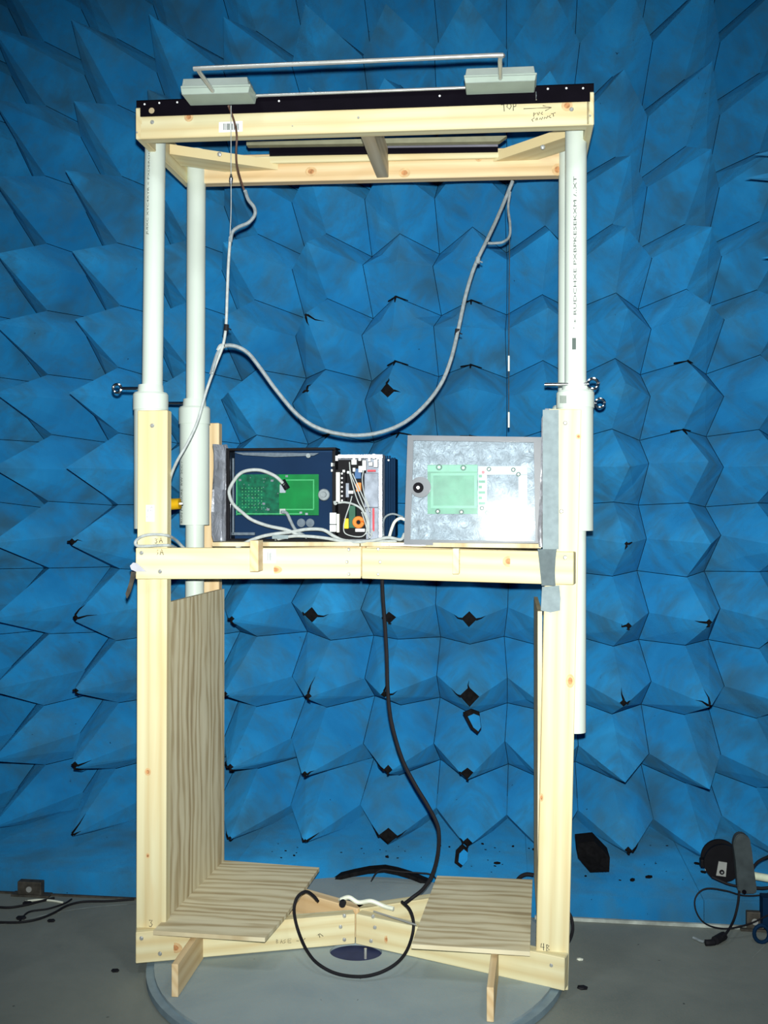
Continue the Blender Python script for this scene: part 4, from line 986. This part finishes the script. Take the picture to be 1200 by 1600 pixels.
# torn black foam strip behind the turntable
bm = bmesh.new()
zz = ZS
c0 = [(518, 1378), (530, 1369), (550, 1364), (575, 1359), (600, 1357), (620, 1361), (640, 1367), (662, 1376), (672, 1380)]
for (x0, y0), (x1, y1) in zip(c0, c0[1:]):
    p, q = Q(x0, y0, 3.48), Q(x1, y1, 3.48); add_prism(bm, [p, q, q - Vector((0, 0, .014)), p - Vector((0, 0, .014))], (0, .04, 0))
fix(bm); link_mesh('foam_scrap', bm, 'black_foam', None, base=Q(595, 1378, 3.48), label='long torn black foam strip arched behind the turntable', cat='foam scrap')
cable('thin_cable', [(580, 1377, 3.44), (588, 1364, 3.44), (600, 1359, 3.44), (625, 1362, 3.44), (655, 1364, 3.44), (672, 1366, 3.44), (682, 1374, 3.44), (679, 1380, 3.44)], .0028, 'black_rubber', 'thin black cable lying over the torn foam strip')
p = QZ(595, 1363, ZS)
# black block
fbk = Thing('foam_block', 'black six-sided foam block sitting on the blue skirt right of the stand', 'foam block', QZ(930, 1362, ZS))
ptsf = [Q(x, y, 3.42) for x, y in ((901, 1318), (929, 1315), (953, 1340), (952, 1362), (922, 1363), (903, 1340))]
bm = bmesh.new(); ctr = Q(930, 1337, 3.36)
outer = [bm.verts.new(p) for p in ptsf]; rear = [bm.verts.new(p + Vector((0, .10, 0))) for p in ptsf]
c1_ = bm.verts.new(Q(924, 1337, 3.37)); n = 6
for i in range(n):
    bm.faces.new([outer[i], outer[(i + 1) % n], c1_]); bm.faces.new([outer[i], rear[i], rear[(i + 1) % n], outer[(i + 1) % n]])
bm.faces.new(rear[::-1]); fix(bm); link_mesh('block', bm, 'black_foam', fbk)
# cable reel
rl_ = Thing('cable_reel', 'round black reel with a silver plate leaning by the grey bar at right', 'reel', QZ(1130, 1380, ZS))
WRL = 3.36
bm = bmesh.new(); c = Q(1130, 1349, WRL); add_cyl(bm, c, c + Vector((0, .012, 0)), .060, None, 36); add_cyl(bm, c + Vector((0, .012, 0)), c + Vector((0, .05, 0)), .045, None, 30); add_cyl(bm, c + Vector((0, .05, 0)), c + Vector((0, .06, 0)), .060, None, 36)
fix(bm); link_mesh('spool', bm, 'black_plastic', rl_, smooth=True)
bm = bmesh.new(); add_prism(bm, [Q(x, y, WRL - .004) for x, y in ((1123, 1346), (1136, 1348), (1134, 1370), (1119, 1368))], (0, .004, 0)); fix(bm); link_mesh('name_plate', bm, 'steel', rl_, label='silver plate')
c = Q(1128, 1363, WRL - .006); bm = bmesh.new(); add_cyl(bm, c, c + Vector((0, .003, 0)), .008, None, 14); add_cyl(bm, c - Vector((0, .002, 0)), c, .003, None, 10, mi=1); fix(bm); link_mesh('hub_screw', bm, ['black_plastic', 'solder'], rl_)
bm = bmesh.new(); add_pbox(bm, 1095, 1344, 1108, 1356, WRL + .01, .03, .004); add_pbox(bm, 1102, 1356, 1106, 1360, WRL + .005, .01, mi=1); link_mesh('plug_head', bm, ['black_plastic', 'cream_plastic'], rl_)
# grey bar
gb = Thing('grey_bar', 'dark grey rounded bar leaning upright against the foam at the right', 'bar', QZ(1165, 1398, ZS))
o1 = [(1146, 1318), (1149, 1308), (1155, 1303), (1164, 1304), (1172, 1311), (1175, 1330), (1183, 1392), (1180, 1397), (1158, 1397), (1153, 1392), (1150, 1350)]
bm = bmesh.new(); add_prism(bm, [Q(x, y, 3.325) for x, y in o1], (0, .03, 0)); bmesh.ops.bevel(bm, geom=bm.edges[:], offset=.003, segments=2, affect='EDGES'); fix(bm); link_mesh('bar', bm, 'dark_grey_bar', gb)
c = Q(1163, 1394, 3.322); bm = bmesh.new(); add_cyl(bm, c, c + Vector((0, .004, 0)), .007, None, 12); fix(bm); link_mesh('bolt_hole', bm, 'black_metal', gb)
a = Q(1176, 1368, 3.37); b_ = Q(1215, 1375, 3.37)
cyl('pale_tube', None, a, b_, .0125, 'pale_tube', 16, base=a, label='pale green-white tube poking out behind the grey bar', cat='tube')
cable('floor_cable', [(1160, 1386, 3.33), (1140, 1382, 3.335), (1125, 1376, 3.345), (1112, 1370, 3.35)], .004, 'black_rubber', 'short black cable under the round reel')
cable('floor_cable', [(1205, 1395, 3.31), (1185, 1399, 3.31), (1160, 1399, 3.305), (1135, 1392, 3.30), (1110, 1388, 3.30), (1095, 1392, 3.295), (1086, 1405, 3.29), (1087, 1422, 3.287), (1096, 1438, 3.285), (1110, 1447, 3.25), (1130, 1451, 3.2), (1150, 1449, 3.2), (1175, 1442, 3.22), (1200, 1430, 3.24)], .0026, 'black_rubber', 'thin black cable hanging in a wide loop over the skirt at right')
cable('floor_cable', [(1155, 1392, 3.30), (1153, 1412, 3.28), (1147, 1436, 3.25), (1137, 1455, 3.18), (1128, 1464, 3.15)], .0040, 'black_rubber', 'black cable dropping from the grey bar to the plug on the floor')
cable('floor_cable', [(1175, 1358, 3.36), (1185, 1346, 3.37), (1205, 1336, 3.38)], .0045, 'black_rubber', 'black cable rising right from behind the grey bar')
cable('floor_cable', [(1172, 1386, 3.34), (1190, 1388, 3.34), (1210, 1386, 3.34)], .0055, 'black_rubber', 'thick black cable leaving right past the foot of the grey bar')
plg = Thing('power_plug', 'black plug with a short lead lying on the floor at right', 'plug', QZ(1112, 1472, 0))
bm = bmesh.new(); pts = [QZ(x, y, .012) for x, y in ((1131, 1462), (1124, 1466), (1117, 1470))]; add_tube(bm, pts, .013, 8); fix(bm); link_mesh('plug_body', bm, 'black_rubber', plg, smooth=True)
bm = bmesh.new(); pts = [QZ(x, y, .009) for x, y in ((1116, 1472), (1108, 1473), (1102, 1473))]; add_tube(bm, pts, .010, 8); fix(bm); link_mesh('socket', bm, 'black_rubber', plg, smooth=True)
bm = bmesh.new(); pts = [QZ(x, y, .006) for x, y in ((1101, 1472), (1094, 1470), (1088, 1467), (1083, 1465))]; add_tube(bm, pts, .004, 8); fix(bm); link_mesh('lead', bm, 'grey_cable', plg, smooth=True)
# brackets at both ends of the skirt
def bracket(x0, y0, x1, y1, z0, label, mat='brown_bracket'):
    b0 = QZ((x0 + x1) / 2, y1, 0); w = b0.y
    t = Thing('floor_bracket', label, 'bracket', (b0.x, w, 0))
    bm = bmesh.new(); a = Q(x0, y1, w); b_ = Q(x1, y0, w)
    add_box(bm, (a.x, w, 0.001), (b_.x, w + .05, b_.z), .003); add_box(bm, (a.x - .02, w - .008, .001), (b_.x + .03, w + .05, .008), .001)
    link_mesh('body', bm, mat, t)
    c = Vector(((a.x + b_.x) / 2, w - .003, b_.z * .5)); bm = bmesh.new(); add_cyl(bm, c, c + Vector((0, .004, 0)), .010, None, 12); fix(bm); link_mesh('bolt', bm, 'steel', t)
bracket(27, 1379, 64, 1401, 0, 'rusty brown bracket at the foot of the skirt at far left')
bracket(1167, 1426, 1192, 1455, 0, 'brown metal bracket at the foot of the skirt at far right')
bk = Thing('floor_box', 'dark box jutting in at the right edge above the bracket', 'box', QZ(1200, 1440, 0))
pbox('body', bk, 1192, 1404, 1215, 1450, 3.30 - .05, .045, 'heat_sink', .003)
bm = bmesh.new(); c = QZ(1190, 1459, .03); pts = [c + Vector((.022 * math.cos(t), .0, .026 * math.sin(t))) for t in [2 * math.pi * i / 16 for i in range(17)]]; add_tube(bm, pts, .006, 8, False); fix(bm)
link_mesh('cable_ring', bm, 'heat_sink', None, base=(c.x, c.y, 0), label='small dark ring of cable standing beside the far right bracket', cat='cable', smooth=True)
def fcable(pts, r, lb, z=.005, mat='black_rubber'):
    p = [QZ(x, y, z) for x, y in pts]; tube('floor_cable', None, p, r, mat, 6, base=(p[0].x, p[0].y, 0), label=lb, cat='cable')
fcable([(-10, 1417), (15, 1418), (40, 1414), (60, 1409), (85, 1403)], .004, 'black cable on the floor at the left edge, nearest the brown bracket')
fcable([(30, 1440), (45, 1425), (75, 1420), (100, 1412), (112, 1405)], .003, 'thin black cable on the floor at left, ending in a small plug')
fcable([(-10, 1441), (30, 1441), (60, 1436), (85, 1426), (105, 1415), (130, 1409), (170, 1408), (210, 1405)], .0038, 'long black cable snaking over the floor towards the left post')
fcable([(40, 1408), (60, 1406), (80, 1407), (98, 1410)], .0035, 'pale curved cord on the floor below the left bracket', .004, 'cream_plastic')
for x, y, s_, lb in ((33, 1436, .014, 'black plug lying on the floor at left among cables'), (43, 1413, .014, 'black lump on the cable nearest the left bracket'), (80, 1440, .011, 'dark chip lying loose on the floor right of the left cables'), (180, 1518, .010, 'small dark flake on the floor left of the turntable'), (910, 1545, .012, 'small dark flake on the floor right of the turntable'), (906, 1500, .008, 'tiny pale flake on the floor beside the right post')):
    a = QZ(x, y, 0); bm = bmesh.new(); bmesh.ops.create_icosphere(bm, subdivisions=1, radius=1)
    for v in bm.verts: v.co = Vector((v.co.x * s_ * 1.4 + a.x, v.co.y * s_ + a.y, max(0, v.co.z * s_ * .5 + s_ * .3)))
    link_mesh('debris', bm, 'cream_plastic' if 'pale' in lb else 'black_rubber', None, base=a, label=lb, cat='debris', smooth=False)
# short black cable at the right rear of the base
cable('power_cable', [(806, 1380, 3.30), (812, 1371, 3.32), (822, 1366, 3.33), (834, 1367, 3.33)], .0062, 'black_rubber', 'thick black cable end curving behind the right floor panel')
cable('power_cable', [(884, 1420, 3.0), (892, 1432, 2.98), (895, 1450, 2.97), (891, 1466, 2.97), (884, 1476, 2.97)], .0045, 'black_rubber', 'black cable bowing out just right of the right post foot')
# crumbs of foam on the skirt: uncountable
bm = bmesh.new(); r = random.Random(9)
for _ in range(110):
    x, y = 260 + r.random() * 860, 1318 + r.random() * 58
    a = QZ(x, y, ZS)
    if a.y > WB - .1 or (Vector((a.x, a.y, 0)) - Vector((dc.x, dc.y, 0))).length < rc + .01 or a.y < WS + .01: continue
    s_ = .002 + r.random() ** 4 * .009; m = Matrix.Translation(a + Vector((0, 0, s_ * .3))) @ Matrix.Rotation(r.random() * 6, 4, 'Z') @ Matrix.Diagonal((s_ * 1.6, s_, s_ * .6, 1))
    bmesh.ops.create_icosphere(bm, subdivisions=1, radius=1, matrix=m)
link_mesh('foam_crumbs', bm, 'black_foam', None, base=QZ(600, 1350, ZS), kind='stuff', label='dark crumbs of foam scattered on the blue skirt', cat='crumbs')
